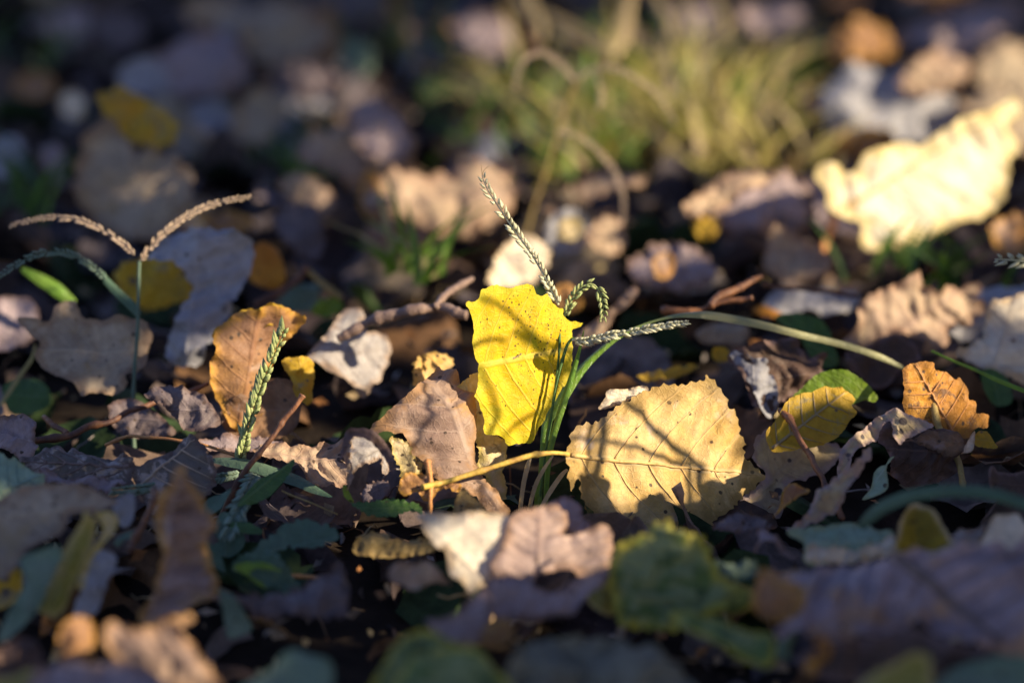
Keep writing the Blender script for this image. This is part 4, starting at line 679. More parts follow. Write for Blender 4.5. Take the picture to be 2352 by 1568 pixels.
leaf('withered_leaf', 'greyish mauve leaf with dark dots behind the pinkish pleated leaf', 'c5', [(1370,365),(1430,330),(1490,303),(1560,330),(1605,370),(1622,450),(1700,510),(1790,560),(1700,620),(1560,640),(1500,520),(1450,420)], 'mauve', h=.006, tilt=42, yaw=0, ruf=.08, res=18)
leaf('withered_leaf', 'bluish mauve leaf in shade under the pinkish pleated leaf', 'c5', [(970,880),(1100,850),(1250,850),(1290,920),(1370,960),(1450,950),(1560,870),(1660,850),(1760,800),(1800,790),(1760,905),(1660,975),(1600,1050),(1550,1110),(1400,1115),(1250,1150),(1000,1120),(950,1010)], 'mauve', h=.010, tilt=42, yaw=0, ruf=.10, res=24)  # shaded lower part of the pleated leaf, shade put into its colour
leaf('withered_leaf', 'dark bluish mauve leaf at the bottom, left of the pinkish leaf', 'c5', [(540,1150),(640,1140),(760,1100),(832,1020),(950,915),(990,1000),(972,1150),(942,1262),(852,1320),(720,1300),(600,1240)], 'mauve', h=.010, tilt=40, yaw=10, ruf=.10, res=18)
leaf('withered_leaf', 'lilac and orange scrap in the dark hollow, left foreground of centre', 'c5', [(295,850),(332,780),(420,772),(500,780),(562,752),(642,830),(722,900),(640,890),(562,900),(520,930),(480,965),(400,910),(320,902)], 'pinkish', h=.008, tilt=45, yaw=10, ruf=.14, res=16)
leaf('withered_leaf', 'dim olive leaf in the dark hollow below the toothed green leaf', 'c5', [(60,680),(80,620),(150,580),(290,545),(320,620),(460,600),(600,615),(620,660),(560,705),(350,725),(130,720)], 'ochre', h=-.004, tilt=50, yaw=0, ruf=.12, res=18)
stem('twig', 'c5', [(420,770),(520,715),(620,670),(700,630),(760,590)], .79, .79, .0008, .0006, 'bark', None, 'thin dark twig running under the pale cream leaf', 'twig')
leaf('leaf_fragment', 'brown crumpled scrap at the bottom centre below the mauve leaf', 'c5', [(925,1260),(950,1200),(1000,1150),(1100,1138),(1145,1240),(1085,1320),(960,1310)], 'rust', h=.014, tilt=35, yaw=0, ruf=.14, res=12)
leaf('leaf_fragment', 'small yellow scrap left of the green and yellow blotched leaf', 'c5', [(1625,960),(1700,920),(1785,885),(1840,980),(1810,1110),(1700,1070)], 'olive', h=.006, tilt=45, yaw=0, ruf=.1, res=12)
leaf('poplar_leaf', 'blurred olive green leaf with a domed top on the bottom edge', 'c5', [(180,1640),(300,1390),(380,1270),(520,1208),(622,1230),(765,1312),(700,1400),(520,1480),(380,1660)], 'patchygreen', h=.010, tilt=40, yaw=0, ruf=.12, cup=-.2, res=22, dry=True, teeth=.04)
leaf('poplar_leaf', 'blurred teal green leaf on the bottom edge, left of centre', 'c5', [(330,1660),(420,1440),(560,1365),(780,1335),(900,1360),(1050,1500),(1150,1660),(700,1720)], 'patchygreen', h=.012, tilt=45, yaw=0, ruf=.10, res=20, dry=True)
leaf('withered_leaf', 'blurred grey brown leaf hump on the bottom edge of the photo, centre right', 'c5', [(1120,1660),(1180,1380),(1400,1240),(1700,1235),(2000,1300),(2200,1400),(2350,1560),(2400,1700),(1700,1740)], 'beigedark', h=.010, tilt=50, yaw=0, ruf=.16, res=26, pleat=.6)
leaf('poplar_leaf', 'blurred olive leaf fold on the bottom edge at the right', 'c6', [(1150,1680),(1280,1520),(1440,1440),(1560,1375),(1660,1390),(1700,1500),(1680,1680),(1400,1740)], 'olive', h=.020, tilt=35, yaw=0, ruf=.10, fold=.3, res=16)
leaf('poplar_leaf', 'dark green leaf in the bottom right corner', 'c6', [(1750,1680),(1800,1500),(2000,1430),(2200,1400),(2400,1440),(2420,1700)], 'teal', h=.014, tilt=45, yaw=0, ruf=.1, res=16)
leaf('poplar_leaf', 'dim teal leaf below the crumpled dark mauve leaf, bottom edge', 'c4', [(1600,1640),(1720,1540),(1850,1460),(1905,1370),(2000,1338),(2100,1380),(2230,1420),(2250,1560),(2150,1680)], 'teal', h=.012, tilt=40, yaw=0, ruf=.08, res=16)

# right: sticks, green bits
stem('twig', 'c3', [(-120,375),(0,375),(100,368),(200,352),(350,310),(490,282)], .89, .885, .0014, .0010, 'redbark', None, 'dark horizontal twig right of the arched seed spike', 'twig', knob=.4)
stem('twig', 'c3', [(215,345),(250,300),(330,260),(420,210),(480,180),(545,152)], .885, .90, .0015, .0011, 'redbark', None, 'orange twig slanting up over the dark horizontal twig', 'twig', knob=.4)
LITV += [at(*px('c3', p), .89) for p in [(420,210),(530,160),(260,300)]]
leaf('withered_leaf', 'curled pale brown leaf with a pointed tip right of the arched seed spike', 'c2', [(1585,590),(1600,515),(1700,432),(1780,370),(1852,300),(1905,240),(1942,208),(1978,204),(1988,240),(1950,300),(1900,352),(1832,402),(1792,482),(1722,572),(1640,610)], 'pinkish', h=.012, tilt=25, yaw=10, ruf=.12, cup=-.4, res=20, axis=((1600,580),(1980,210)))
leaf('withered_leaf', 'lilac grey flat leaf left of the cupped tan leaf', 'c3', [(560,330),(640,270),(780,250),(950,255),(1150,290),(1200,340),(1120,390),(1000,400),(850,370),(650,400)], 'bluegrey', h=.006, tilt=60, yaw=0, ruf=.08, res=18)
stem('twig', 'c3', [(560,190),(700,215),(850,230),(1000,240),(1190,265)], .93, .93, .0008, .0008, 'redbark', None, 'thin orange edged twig lying along the lilac grey leaf', 'twig')
leaf('weed_leaf', 'dark green leaf behind the grass blade, left of the dark brown hollow', 'c3', [(640,420),(760,385),(870,400),(960,430),(1020,520),(1050,640),(1070,730),(980,760),(880,680),(800,540)], 'green', h=.004, tilt=30, yaw=10, ruf=.05, res=16)
leaf('leaf_fragment', 'orange brown scrap under the lilac grey leaf', 'c3', [(480,370),(540,340),(640,360),(700,400),(640,420),(540,400)], 'orange', h=.008, tilt=40, yaw=0, ruf=.1, res=10)
leaf('leaf_fragment', 'small golden leaf scrap in the dark behind the large tan leaf', 'c3', [(215,690),(225,625),(290,615),(335,655),(320,710),(250,715)], 'mustard', h=.01, tilt=30, yaw=0, ruf=.1, res=10)
leaf('leaf_fragment', 'golden brown scrap in the shadow between grass blade and large tan leaf', 'c2', [(1975,830),(2050,790),(2200,760),(2330,745),(2400,760),(2250,820),(2100,850)], 'mustard', h=.006, tilt=50, yaw=0, ruf=.1, res=12)
leaf('leaf_fragment', 'pale greenish beige leaf behind the middle of the grass blade', 'c3', [(100,520),(180,470),(300,440),(440,470),(470,540),(420,600),(300,600),(150,580)], 'beige', h=.006, tilt=35, yaw=0, ruf=.1, res=12)
blade('grass_leaf', 'c3', [(1700,640),(1850,710),(2000,770),(2150,840),(2330,912)], [14,18,22,30,28], .87, .85, 'blade', None, 'thin green blade slanting down to the right edge')
leaf('weed_leaf', 'dark green weed leaf at the right edge beneath the thin green blade', 'c3', [(2030,800),(2080,760),(2180,800),(2240,900),(2230,1000),(2130,1010),(2060,920)], 'green', h=.0, tilt=30, yaw=0, ruf=.06, res=14)
leaf('withered_leaf', 'black edged dark leaf at the right edge in deep shade', 'c6', [(2080,150),(2110,100),(2150,140),(2250,150),(2380,140),(2380,330),(2200,340),(2100,260)], 'darkbrown', h=.006, tilt=30, yaw=0, ruf=.08, res=14)
leaf('withered_leaf', 'pale grey leaf at the right edge beside the cupped tan leaf', 'v', [(2190,830),(2250,790),(2265,720),(2320,690),(2400,690),(2400,860),(2300,870)], 'pale', h=.006, tilt=50, yaw=0, ruf=.1, res=18)
leaf('withered_leaf', 'dim grey leaf between the cupped tan leaf and the right edge', 'v', [(2170,760),(2200,700),(2250,660),(2340,650),(2400,690),(2290,730),(2230,780)], 'bluegrey', h=.004, tilt=55, yaw=0, ruf=.1, res=16)
sr = spike('c3', [(2480,60),(2380,45),(2300,32),(2220,25),(2128,22)], .86, .86, 'spikepale', size=.95, name='seed_spike', label='whitish seed spike poking in at the right edge of the photo', gap=.1, sp=.0018, lit=True)

# ================================================================== far background, blurred
big = leaf('poplar_leaf', 'large brightly sunlit cream leaf tilted up at the upper right', 'c8',
     [(1408,800),(1425,755),(1462,738),(1510,770),(1560,800),(1580,740),(1602,700),(1680,682),(1780,658),(1870,680),(1910,640),(1960,600),(2060,540),(2150,518),(2250,458),(2288,475),(2292,540),(2240,572),(2270,620),(2292,660),(2290,702),(2252,742),(2262,800),(2242,862),(2200,950),(2110,1012),(2060,1010),(1990,1040),(1940,1062),(1870,1100),(1760,1142),(1640,1150),(1590,1102),(1600,1030),(1520,1000),(1440,962),(1430,872)],
     'cream', h=.010, tilt=20, yaw=30, ruf=.11, res=40, lit=True, axis=((1470,990),(2270,480)), cup=.12, pleat=.15, dry=False, sm=3, veins='tanvein', vr=1.6)
stem('petiole', 'c8', [(1480,985),(1460,1060),(1430,1140),(1390,1230),(1370,1270)], 1.07, 1.03, .0018, .0014, 'stemorange', big)
FAR = [
 ('withered_leaf','large beige leaf with a pale left face, upper left','beige',[(195,360),(215,320),(260,285),(310,345),(370,350),(420,380),(462,440),(425,510),(340,565),(260,545),(190,480),(178,430)],.008,35,0,0),
 ('poplar_leaf','mustard yellow leaf leaning on the large beige leaf, upper left','mustard',[(228,235),(280,205),(350,240),(412,290),(402,335),(340,342),(280,312)],.045,35,0,0),
 ('withered_leaf','large lilac grey leaf blurred at the upper left','mauve',[(275,215),(300,165),(370,130),(450,80),(520,70),(562,110),(572,180),(520,232),(440,242),(380,232)],.006,42,0,0),
 ('withered_leaf','small whitish leaf above the mustard leaf at the upper left','pale',[(138,235),(150,215),(182,213),(202,250),(172,278),(142,262)],.02,30,0,0),
 ('withered_leaf','grey white leaf below the lilac grey leaf, upper left','bluegrey',[(270,170),(320,140),(370,150),(390,200),(340,225),(290,215)],.03,35,0,0),
 ('withered_leaf','brownish beige leaf at the top edge left of centre','beige',[(420,55),(520,10),(640,20),(740,60),(765,110),(700,152),(620,162),(560,112),(500,75)],.005,50,0,0),
 ('withered_leaf','dark lilac leaf at the top edge, centre left','darkmauve',[(690,0),(780,-30),(860,-20),(890,30),(800,52),(720,35)],.005,50,0,0),
 ('withered_leaf','pale olive beige leaf left of the pinkish mauve one','beige',[(535,265),(570,225),(602,208),(650,230),(655,290),(590,345),(540,325)],.008,35,0,0),
 ('withered_leaf','pinkish mauve leaf with an orange left corner, upper centre','pinkish',[(690,335),(720,300),(760,305),(822,250),(872,240),(922,280),(952,350),(905,402),(840,445),(760,405),(692,372)],.008,38,0,0),
 ('withered_leaf','lilac leaf on top of the pinkish mauve one','mauve',[(800,290),(825,240),(880,235),(925,280),(945,340),(900,380),(840,360)],.025,35,5,0),
 ('withered_leaf','broad tan leaf with a raised right end, behind the upright seed spike','pinkish',[(822,460),(845,420),(900,395),(960,400),(1050,390),(1080,370),(1112,362),(1162,388),(1178,440),(1162,500),(1080,542),(980,532),(930,502),(862,500)],.006,38,18,0),
 ('withered_leaf','rusty rolled edge at the left end of the broad tan leaf','rust',[(822,470),(835,410),(860,400),(890,470),(885,520),(850,510)],.012,25,0,0),
 ('withered_leaf','pinkish small leaf left of the broad tan leaf','pinkish',[(640,440),(665,405),(702,400),(762,440),(762,490),(700,485)],.012,35,0,0),
 ('withered_leaf','dark bluish leaf left of the tuft of short grass','darkmauve',[(620,500),(690,465),(740,490),(745,570),(720,605),(660,565)],.008,35,0,0),
 ('withered_leaf','orange tinged leaf behind the right arching spike at the left','rust',[(455,505),(500,490),(545,490),(592,520),(530,540)],.02,40,0,0),
 ('withered_leaf','lilac leaf at the upper left edge','mauve',[(95,45),(150,25),(205,20),(242,60),(202,100),(120,100)],.005,45,0,0),
 ('withered_leaf','dull orange leaf at the left, above the whitish small leaf','rust',[(30,190),(70,165),(120,180),(125,215),(80,225),(40,215)],.008,40,0,0),
 ('withered_leaf','greyish leaf low at the left edge below the dark gap','bluegrey',[(-30,340),(20,310),(55,330),(50,380),(10,420),(-30,400)],.006,40,0,0),
 ('withered_leaf','lilac scrap at the left between dark gaps','mauve',[(90,350),(120,330),(150,350),(150,390),(115,400),(90,380)],.006,40,0,0),
 ('withered_leaf','grey leaf right of the mustard leaf, upper left','bluegrey',[(430,260),(480,240),(540,270),(530,310),(470,310)],.004,45,0,0),
 ('withered_leaf','brown leaf in the shade at upper centre left','darkmauve',[(620,170),(700,150),(770,170),(760,220),(680,230)],.004,45,0,0),
 ('withered_leaf','grey teal leaf right of the pale olive beige one','teal',[(780,110),(820,95),(860,120),(850,170),(800,180)],.008,40,0,0),
 ('withered_leaf','lilac blue leaf left of the dry grass at the top','mauve',[(1050,60),(1110,30),(1180,60),(1180,120),(1100,140),(1050,110)],.006,40,0,0),
 ('withered_leaf','peach sunlit leaf behind the top of the yellow leaf','pale',[(1108,660),(1125,615),(1150,570),(1180,545),(1205,540),(1245,560),(1262,600),(1240,625),(1225,650),(1165,665)],.012,28,20,1),
 ('withered_leaf','brown scrap right of the peach sunlit leaf','rust',[(1270,690),(1290,650),(1320,660),(1340,700),(1310,720)],.008,30,0,0),
 ('withered_leaf','blue grey leaf with a yellow speck behind the peach leaf','bluegrey',[(1250,560),(1260,510),(1300,480),(1345,500),(1350,560),(1300,590)],.008,30,0,0),
 ('leaf_fragment','pale yellow speck of leaf above the peach sunlit leaf','palegold',[(1278,520),(1300,500),(1330,505),(1340,535),(1310,555),(1285,545)],.018,25,20,1),
 ('withered_leaf','peach orange leaf at the foot of the drooping background spike','pinkish',[(1345,555),(1365,510),(1400,498),(1432,520),(1435,565),(1400,592)],.010,28,25,1),
 ('leaf_fragment','dull yellow speck right of the peach orange leaf','mustard',[(1590,510),(1620,495),(1650,505),(1645,540),(1610,550)],.010,30,0,0),
 ('withered_leaf','lilac leaf with an orange spot right of centre','mauve',[(1440,610),(1480,575),(1530,560),(1600,575),(1645,620),(1635,655),(1560,668),(1470,658)],.008,45,0,0),
 ('leaf_fragment','orange spot of leaf lying on the lilac leaf right of centre','rust',[(1495,600),(1530,580),(1550,600),(1540,640),(1505,640)],.020,35,20,1),
 ('withered_leaf','brownish mauve leaf left of the bright cream leaf','mauve',[(1590,490),(1640,430),(1720,400),(1850,420),(1875,500),(1800,545),(1700,545)],.006,42,0,0),
 ('withered_leaf','peach topped leaf above the brownish mauve one','pinkish',[(1560,480),(1620,440),(1680,400),(1740,390),(1790,410),(1700,450),(1640,500)],.030,35,20,0),
 ('withered_leaf','beige triangular leaf right of centre under the cream leaf','pinkish',[(1750,615),(1762,560),(1775,528),(1850,560),(1905,590),(1900,630),(1850,652),(1765,645)],.006,38,10,0),
 ('withered_leaf','large blue grey leaf left of the bright cream leaf top','bluegrey',[(1885,230),(1910,190),(1980,160),(2080,160),(2150,195),(2205,255),(2140,320),(2000,332),(1900,305)],.006,45,0,0),
 ('withered_leaf','orange brown round leaf near the top right','rust',[(1908,105),(1925,75),(1980,50),(2042,80),(2045,130),(1970,152),(1918,130)],.010,40,10,1),
 ('withered_leaf','lilac leaf in the top right corner area','mauve',[(2045,100),(2120,55),(2200,20),(2300,10),(2380,40),(2290,105),(2160,145)],.006,48,0,0),
 ('withered_leaf','peach leaf right of the large blue grey leaf','pinkish',[(2060,190),(2120,130),(2180,110),(2230,150),(2200,200),(2130,220)],.03,35,20,0),
 ('withered_leaf','brown leaf at the top right edge','beige',[(2240,140),(2320,100),(2400,130),(2400,230),(2300,240),(2250,200)],.006,42,15,1),
 ('withered_leaf','grey leaf at the top edge, right of the dry grass','mauve',[(1690,40),(1760,0),(1840,20),(1850,80),(1760,110)],.006,45,0,0),
 ('withered_leaf','lilac leaf at the top edge behind the straw blades','mauve',[(1530,40),(1580,10),(1650,20),(1660,80),(1590,110)],.006,45,0,0),
 ('withered_leaf','mauve leaf under the dark gap right of the grass clump','darkmauve',[(1650,470),(1740,440),(1860,470),(1850,540),(1740,570),(1660,550)],.002,45,0,0),
 ('withered_leaf','rusty leaf under the blue grey leaf at the right','rust',[(1900,340),(1980,300),(2050,310),(2060,350),(1980,370)],.006,40,0,0),
 ('withered_leaf','dim brown leaf at the right edge under the cream leaf','rust',[(2270,530),(2330,490),(2390,510),(2390,570),(2310,590)],.006,40,0,0),
 ('withered_leaf','beige leaf behind the tip of the cream leaf','beige',[(2200,240),(2260,200),(2330,210),(2390,260),(2390,330),(2330,330)],.006,42,20,1),
 ('withered_leaf','pinkish leaf behind the drooping background spike','pinkish',[(1250,490),(1290,450),(1350,420),(1420,400),(1490,410),(1440,440),(1340,470),(1280,500)],.015,45,0,0),
 ('withered_leaf','dim mauve leaf left of the lilac grey large leaf','darkmauve',[(200,60),(260,30),(330,50),(320,110),(250,120)],.006,42,0,0),
 ('withered_leaf','brown leaf under the broad tan leaf','brown',[(830,530),(930,520),(1010,545),(1040,600),(960,630),(860,600)],.0,40,0,0),
 ('withered_leaf','green grey scrap between left twig and broad tan leaf','teal',[(640,680),(700,650),(740,660),(720,710),(660,720)],.006,45,0,0),
 ('weed_leaf','bright green scrap above the pale grey leaf','lime',[(715,720),(735,690),(770,685),(790,705),(760,730)],.012,30,0,0),
]
for nm, lb, mt, pl, h, ti, yw, lt in FAR:
    leaf(nm, lb, 'v', pl, mt, h=h, tilt=ti, yaw=yw+rng.uniform(-8, 8), ruf=.13, res=18, lit=bool(lt), cup=rng.uniform(-.3, .3), sm=2, teeth=.10, nt_=17, dry=True, jag=.13)

# background goosegrass and grass clump
gb = empty('goosegrass', at(1212, 535, 1.05), 'dry goosegrass with drooping tan spikes, blurred behind the yellow leaf', 'grass')
stem('stem', 'v', [(1208,540),(1225,480),(1245,420),(1262,370),(1285,290),(1308,225),(1330,175)], 1.07, 1.06, .0006, .0005, 'stemstraw', gb)
spike('v', [(1318,188),(1295,155),(1270,133),(1245,122),(1222,126),(1200,143),(1188,170),(1183,205)], 1.06, 1.06, 'spikepink', gb, size=.5, lit=2)
spike('v', [(1328,182),(1355,163),(1380,155),(1410,157),(1445,170),(1480,192),(1515,225),(1552,285)], 1.06, 1.05, 'spikepink', gb, size=.5, lit=2)
spike('v', [(1362,160),(1375,180),(1380,205),(1376,255)], 1.06, 1.06, 'spikepink', gb, size=.5, lit=2)
spike('v', [(1280,302),(1310,308),(1345,325),(1378,352),(1405,385),(1424,425),(1432,465),(1430,512)], 1.045, 1.03, 'spikepink', gb, size=.5, lit=2)
for p0, p1, wd, d, lb in [((1215,0),(1242,95),26,1.35,'pale straw blade at the top edge above the left drooping spike'), ((1290,55),(1395,125),40,1.3,'broad straw blade slanting down to the right at the top edge'), ((1440,10),(1405,130),40,1.3,'tall straw blade leaning left over the drooping background spikes'), ((1505,0),(1540,90),34,1.35,'straw blade right of the tall leaning one at the top edge'), ((1640,0),(1660,90),34,1.4,'upright straw blade furthest right at the top edge'), ((1180,-10),(1215,40),20,1.35,'narrow straw blade furthest left at the top edge')]:
    blade('dry_dry_grass_leaf', 'v', [p1, ((p0[0]*.4+p1[0]*.6)+8, p0[1]*.4+p1[1]*.6), ((p0[0]*.8+p1[0]*.2)+4, p0[1]*.8+p1[1]*.2), (p0[0]*1.4-p1[0]*.4, p0[1]*1.4-p1[1]*.4)], [wd*.6, wd, wd*.8, wd*.3], d, d+.02, 'straw', None, lb, group='straw blades at the top edge', roll=15, lit=2)
def tuft(label, cx, cy, n, hgt, spread, d, mats, lean=0, wid=.0034, lit=False):
    base = at(cx, cy, d); e = empty('grass_tuft', base, label, 'grass')
    for i in range(n):
        a = rng.gauss(lean, 1.0); b = rng.gauss(0, .8); L = hgt*rng.uniform(.55, 1.15)
        p0 = base + Vector((rng.gauss(0, spread), rng.gauss(0, spread), -.004)); pts = []
        for k in range(9):
            t = k/8; bend = t*t*rng.uniform(.9, 1.1)
            pts.append(p0 + Vector((math.sin(a)*L*(.35*t+.75*bend), math.sin(b)*L*(.3*t+.6*bend), L*(t-.35*t*t*abs(math.sin(a))))))
        side = Vector((math.cos(rng.uniform(-.6, .6)), math.sin(rng.uniform(-.6, .6)), 0)); ver, fac, uv = [], [], []
        w0 = wid*rng.uniform(.6, 1.2)
        for k, p in enumerate(pts):
            wd = w0*(1-(k/8)**2.2)*.5+.0001
            for j, x in enumerate((-1, 0, 1)): ver.append(p+side*wd*x+Vector((0, wd*.5*(1-abs(x)), 0))-base); uv.append((k/8, x*.98))
        for k in range(8):
            for j in range(2): fac.append((k*3+j, k*3+j+1, k*3+j+4, k*3+j+3))
        new_obj('grass_blade', ver, fac, MATS[rng.choice(mats)], e, None, True, uv, {'edge': [.5]*len(ver)})
        if lit: LITT.extend(pts[3::2])
TM = ['blade', 'bladedry', 'grasslit', 'grasslit', 'palegold']
tuft('yellow green grass tuft left of the blurred clump, beside the dry stem', 1390, 330, 34, .055, .020, 1.30, ['blade', 'bladedry', 'olive', 'grasslit'], wid=.0042, lit=True)
tuft('tall yellow green grass tuft in the middle of the blurred clump', 1530, 330, 38, .065, .024, 1.28, TM, lit=True, wid=.0046)
tuft('golden grass tuft at the front of the blurred clump', 1690, 390, 34, .052, .022, 1.22, ['grasslit', 'palegold', 'grasslit', 'straw'], lit=True, wid=.0046)
tuft('green grass tuft at the back of the blurred clump', 1290, 250, 40, .055, .030, 1.40, ['blade', 'green', 'bladedry', 'olive'], wid=.004)
tuft('sparse golden tuft right of the blurred clump', 1640, 250, 28, .065, .026, 1.36, TM, lit=True, wid=.0046)
tuft('broad pale green tuft behind the middle of the blurred clump', 1470, 230, 30, .070, .030, 1.42, TM, lit=True, wid=.0048)
tuft('wide straw tuft right of the golden tuft, before the blue grey leaf', 1790, 330, 34, .050, .022, 1.28, ['straw', 'grasslit', 'palegold'], lit=True, wid=.0044)
tuft('low green tuft below the first drooping spike of the blurred grass', 1330, 400, 30, .035, .018, 1.24, ['blade', 'olive', 'grasslit'], wid=.004)
tuft('dark green tuft left of the dry goosegrass stem', 1110, 340, 22, .040, .020, 1.27, ['green', 'blade', 'bladeteal'])
tuft('short grass tuft in front of the broad tan leaf', 930, 600, 16, .035, .008, 1.00, ['blade', 'bladedry', 'blade'], lean=.25)
tuft('dim green grass tuft left of the pinkish mauve leaf', 690, 420, 16, .035, .012, 1.18, ['green', 'blade', 'bladeteal'])
tuft('dark grass tuft at the upper left among the leaves', 130, 150, 18, .045, .02, 1.45, ['green', 'bladeteal'])
tuft('dark grass tuft at the left edge behind the large beige leaf', 60, 460, 16, .040, .016, 1.13, ['green', 'bladeteal', 'blade'])
tuft('green grass tuft under the bright cream leaf', 2130, 640, 24, .035, .020, 1.02, ['green', 'blade', 'green'])
tuft('dim grass tuft at the top between the leaves', 960, 120, 20, .045, .02, 1.48, ['green', 'bladeteal', 'olive'])
tuft('dark grass tuft behind the lilac grey leaf at the top left', 640, 330, 18, .04, .016, 1.27, ['green', 'bladeteal'])

# small leaves between the traced ones of the far litter
FK = [('mauve', 'greyish mauve'), ('beige', 'beige brown'), ('darkmauve', 'dark'), ('rust', 'rusty brown'), ('bluegrey', 'bluish')]
NEAR = [(sum(p[0] for p in e[3])/len(e[3]), sum(p[1] for p in e[3])/len(e[3]), e[1].split(',')[0]) for e in FAR]
proto = {}; used = set()
fr = random.Random(5)
for i in range(96):
    y = 1.0 + 1.1*(i/96); x = fr.uniform(-1, 1)*(.04+.215*y)
    key, cn = FK[fr.randrange(len(FK))]; var = fr.randrange(3); s_ = fr.uniform(.5, 1.0); z = ground_h(x, y)+.012+fr.uniform(0, .008)
    rot = (fr.gauss(.30, .5), fr.gauss(0, .5), fr.uniform(-.9, .9)+fr.choice((0, math.pi)))
    d = Vector((x, y, z))-CAM; dd = d.dot(FW); qx, qy = 1176+FOC*d.x/dd, 784-FOC*d.dot(UP)/dd
    if not (20 < qx < 2330 and -20 < qy < 640): continue
    nx, ny, nl = min(NEAR, key=lambda t: (t[0]-qx)**2+(t[1]-qy)**2)
    side = ('left of' if qx < nx else 'right of') if abs(qx-nx) > abs(qy-ny) else ('above' if qy < ny else 'below')
    words = nl.split(); nl = ' '.join(words[:8]) if len(words) > 8 else nl
    while nl.split()[-1] in ('the', 'a', 'an', 'of', 'on', 'in', 'at', 'behind', 'with', 'under', 'above', 'below', 'left', 'right', 'raised', 'pale', 'upper', 'orange', 'large', 'blue', 'dark', 'bright', 'top', 'small', 'dry', 'short', 'pinkish'): nl = ' '.join(nl.split()[:-1])
    lb = 'small %s leaf %s the %s' % (cn, side, nl)
    if lb in used: continue
    used.add(lb)
    if (key, var) not in proto:
        v, f = crumple_leaf(300+len(proto)*11, .062)
        uvs = [((p.y/.062+.5), p.x/.03) for p in v]
        o = new_obj('withered_leaf', v, f, MATS[key], None, None, True, uvs, {'edge': [.5]*len(v)}); proto[(key, var)] = o
    else:
        o = proto[(key, var)].copy(); C.objects.link(o)
    tag(o, lb, 'leaf', 'small blurred leaves of the far litter')
    o.scale = (s_, s_, s_); o.location = (x, y, z); o.rotation_euler = rot

# ================================================================== unseen grass stems added on the right, bent to cast stem shadows
tg = empty('goosegrass', (.42, .70, -.015), 'tall goosegrass standing right of the view towards the sun', 'grass')
for ob, pts, r_ in ((yl, [(905,290),(1000,318),(1090,375),(1170,445),(1230,520),(1310,580),(1420,620),(1540,650)], .0010), (yl, [(1130,505),(1180,545),(1260,600),(1380,690),(1460,730),(1560,790)], .0013),
                    (yl, [(1080,578),(1020,568),(960,572),(900,592),(820,640)], .0010), (yl, [(905,740),(945,830),(980,930),(1005,1020),(1025,1090)], .0008), (yl, [(1090,1200),(1160,1140),(1240,1085),(1370,1042),(1450,1030)], .0009),
                    (tl, [(1860,940),(1900,990),(2010,1100),(2110,1200),(2220,1300),(2400,1420)], .0013), (tl, [(1500,1235),(1620,1240),(1800,1265),(1950,1300),(2100,1360),(2325,1420)], .0010)):
    q = smooth([tuple(p) for p in pts], False, 4); P3 = [onleaf(ob, 'c2', p)+SUND*.31 for p in q]
    foot = Vector((P3[-1].x+.04, P3[-1].y-(.24 if ob is yl else .18), -.015)); P3 += [P3[-1].lerp(foot, k/6) for k in range(1, 7)]
    m_ = MB(); m_.tube(P3, lambda t, r_=r_: r_*(.8+.4*t), 6); m_.build('stem', MATS['stemstraw'], tg)

tg2 = leaf('withered_leaf', 'ragged leaf caught in the tall goosegrass right of the view', 'c9',
     [(235,978),(300,1002),(335,964),(400,978),(470,1010),(492,1050),(470,1090),(500,1190),(546,1258),(570,1215),(630,1222),(660,1150),(720,1130),(800,1092),(840,1120),(850,1170),(876,1252),(915,1180),(990,1166),(1050,1150),(1080,1100),(1110,1020),(1180,1015),(1300,1060),(1420,1150),(1300,1330),(1150,1420),(1000,1480),(800,1500),(600,1500),(400,1390),(280,1200)],
     'brown', behind=(tl, 0), ruf=.0, cup=.001, res=24, sm=2, dry=False)
tg2.location += SUND*.20  # added unseen caster, slid sunward from the shadow outline it throws

# ================================================================== unseen leaf screen added on the right to shade the litter
AX = Vector((-SUND.y, SUND.x, 0)).normalized(); BX = SUND.cross(AX).normalized()
if BX.z < 0: BX = -BX
lrr = random.Random(31)
for _ in range(46):                                      # gaps kept open in the added leaves to light the far right
    LITV.append(Vector((lrr.uniform(-.06, .42), lrr.uniform(1.2, 1.9), lrr.uniform(.01, .05))))
for _ in range(7): LITV.append(Vector((lrr.uniform(-.3, .3), lrr.uniform(.6, 1.15), lrr.uniform(.0, .03))))
lit = np.array([(p.dot(AX), p.dot(BX)) for p in LITV]); thin = np.array([(p.dot(AX), p.dot(BX)) for p in LITT])
for _ in range(260): SHADEV.append(Vector((lrr.uniform(-.32, -.06), lrr.uniform(.58, 1.25), lrr.uniform(-.01, .03))))
for _ in range(160): SHADEV.append(Vector((lrr.uniform(-.30, .30), lrr.uniform(.55, .76), lrr.uniform(-.01, .02))))
cor = [Vector((x, y, z)) for x in (-.5, .5) for y in (.3, 2.4) for z in (-.03, .07)]
a0, a1 = min(p.dot(AX) for p in cor), max(p.dot(AX) for p in cor); b0, b1 = min(p.dot(BX) for p in cor), max(p.dot(BX) for p in cor)
sh = MB(); gr = random.Random(11); org = Vector((0, 1.0, 0)); nleaf = 0
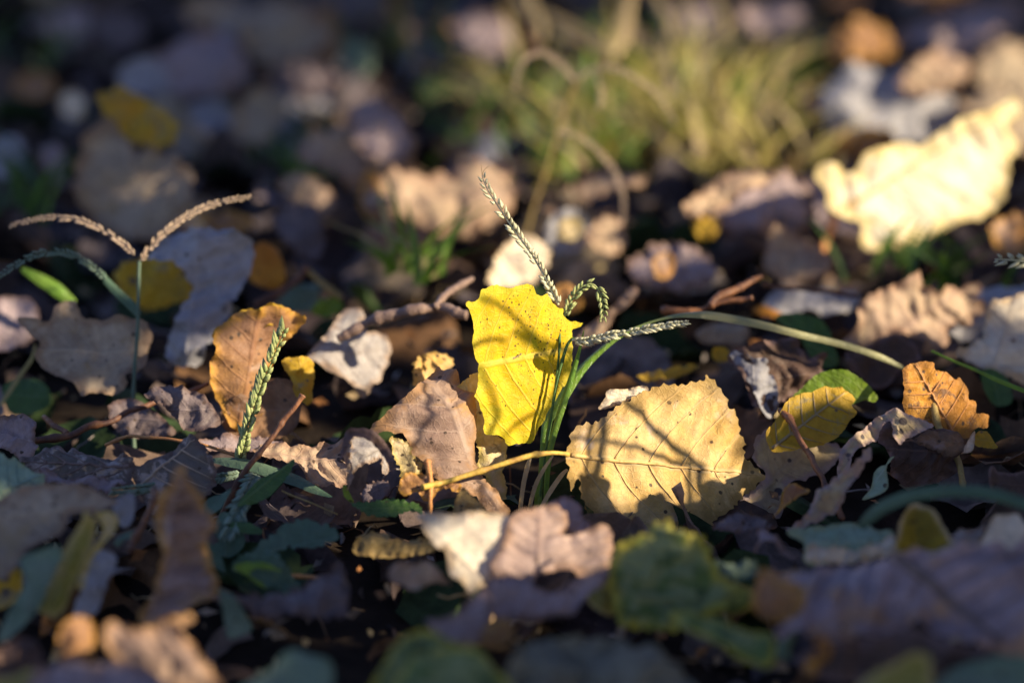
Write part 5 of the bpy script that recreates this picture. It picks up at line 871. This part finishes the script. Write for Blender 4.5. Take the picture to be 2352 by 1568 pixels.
def shade_leaf(a, b, t, r):
    global nleaf
    p = AX*a + BX*b + SUND*(t + SUND.dot(org))
    if p.z < .03 or p.x < .55: return
    ax = Vector((gr.gauss(0, 1), gr.gauss(0, 1), gr.gauss(0, 1)-.5)).normalized(); nn = (SUND+Vector((gr.gauss(0, .35), gr.gauss(0, .35), gr.gauss(0, .35)))).normalized()
    ax = (ax-nn*ax.dot(nn)).normalized(); sd_ = nn.cross(ax)
    v = [p-ax*r, p-ax*r*.35+sd_*r*.62, p+ax*r*.35+sd_*r*.5, p+ax*r*1.1, p+ax*r*.35-sd_*r*.5, p-ax*r*.35-sd_*r*.62, p+nn*r*.12]
    sh.add(v, [(0, 1, 6), (1, 2, 6), (2, 3, 6), (3, 4, 6), (4, 5, 6), (5, 0, 6)]); nleaf += 1
for P_ in SHADEV:
    for _ in range(4):
        a_, b_ = P_.dot(AX)+gr.gauss(0, .004), P_.dot(BX)+gr.gauss(0, .004)
        if ((lit-np.array([a_, b_]))**2).sum(1).min()**.5 > .0165 and ((thin-np.array([a_, b_]))**2).sum(1).min()**.5 > .008: shade_leaf(a_, b_, gr.uniform(.85, 1.2), .013)
stp = .021
for rep in range(8):
    a = a0
    while a < a1:
        b = b0
        while b < b1:
            aa, bb = a+gr.uniform(-.5, .5)*stp*1.6, b+gr.uniform(-.5, .5)*stp*1.6; r = gr.uniform(.014, .026)
            d2 = ((lit-np.array([aa, bb]))**2).sum(1).min()**.5
            d3 = ((thin-np.array([aa, bb]))**2).sum(1).min()**.5
            if d2 > r*.85+.002 and d3 > r*.5: shade_leaf(aa, bb, gr.uniform(.85, 1.5), r)
            b += stp*1.5
        a += stp*1.5
shr = empty('shrub', (1.35, .85, -.02), 'leafy green shrub standing to the right of the leaf litter', 'shrub')
fo = sh.build('foliage', MATS['shrubleaf'], shr, None, False); fo['kind'] = 'stuff'
keep = np.vstack([lit, thin]); nbr = 0
for i in range(160):                                     # boughs of the added screen, kept only where they miss the lit points
    tgt = AX*gr.uniform(a0-.1, a1+.1) + BX*gr.uniform(b0, b1+.35) + SUND*(gr.uniform(1.0, 1.6)+SUND.dot(org))
    p0 = Vector((1.45, gr.uniform(.2, 1.7), -.02)); mid_ = p0.lerp(tgt, .5)+Vector((.15, 0, .15))
    ln = [p0.lerp(mid_, t/12)*(1-t/12)+mid_.lerp(tgt, t/12)*(t/12) for t in range(13)]
    if min(((keep-np.array([p.dot(AX), p.dot(BX)]))**2).sum(1).min()**.5 for p in ln) < .02: continue
    b_ = MB(); b_.tube(ln, lambda t: .010*(1-.75*t), 6, .2); b_.build('branch', MATS['bark'], shr); nbr += 1
    if nbr == 9: break
print('branches', nbr)
print('shade leaves', nleaf, 'lit points', len(LITV), 'objects', len(bpy.data.objects))
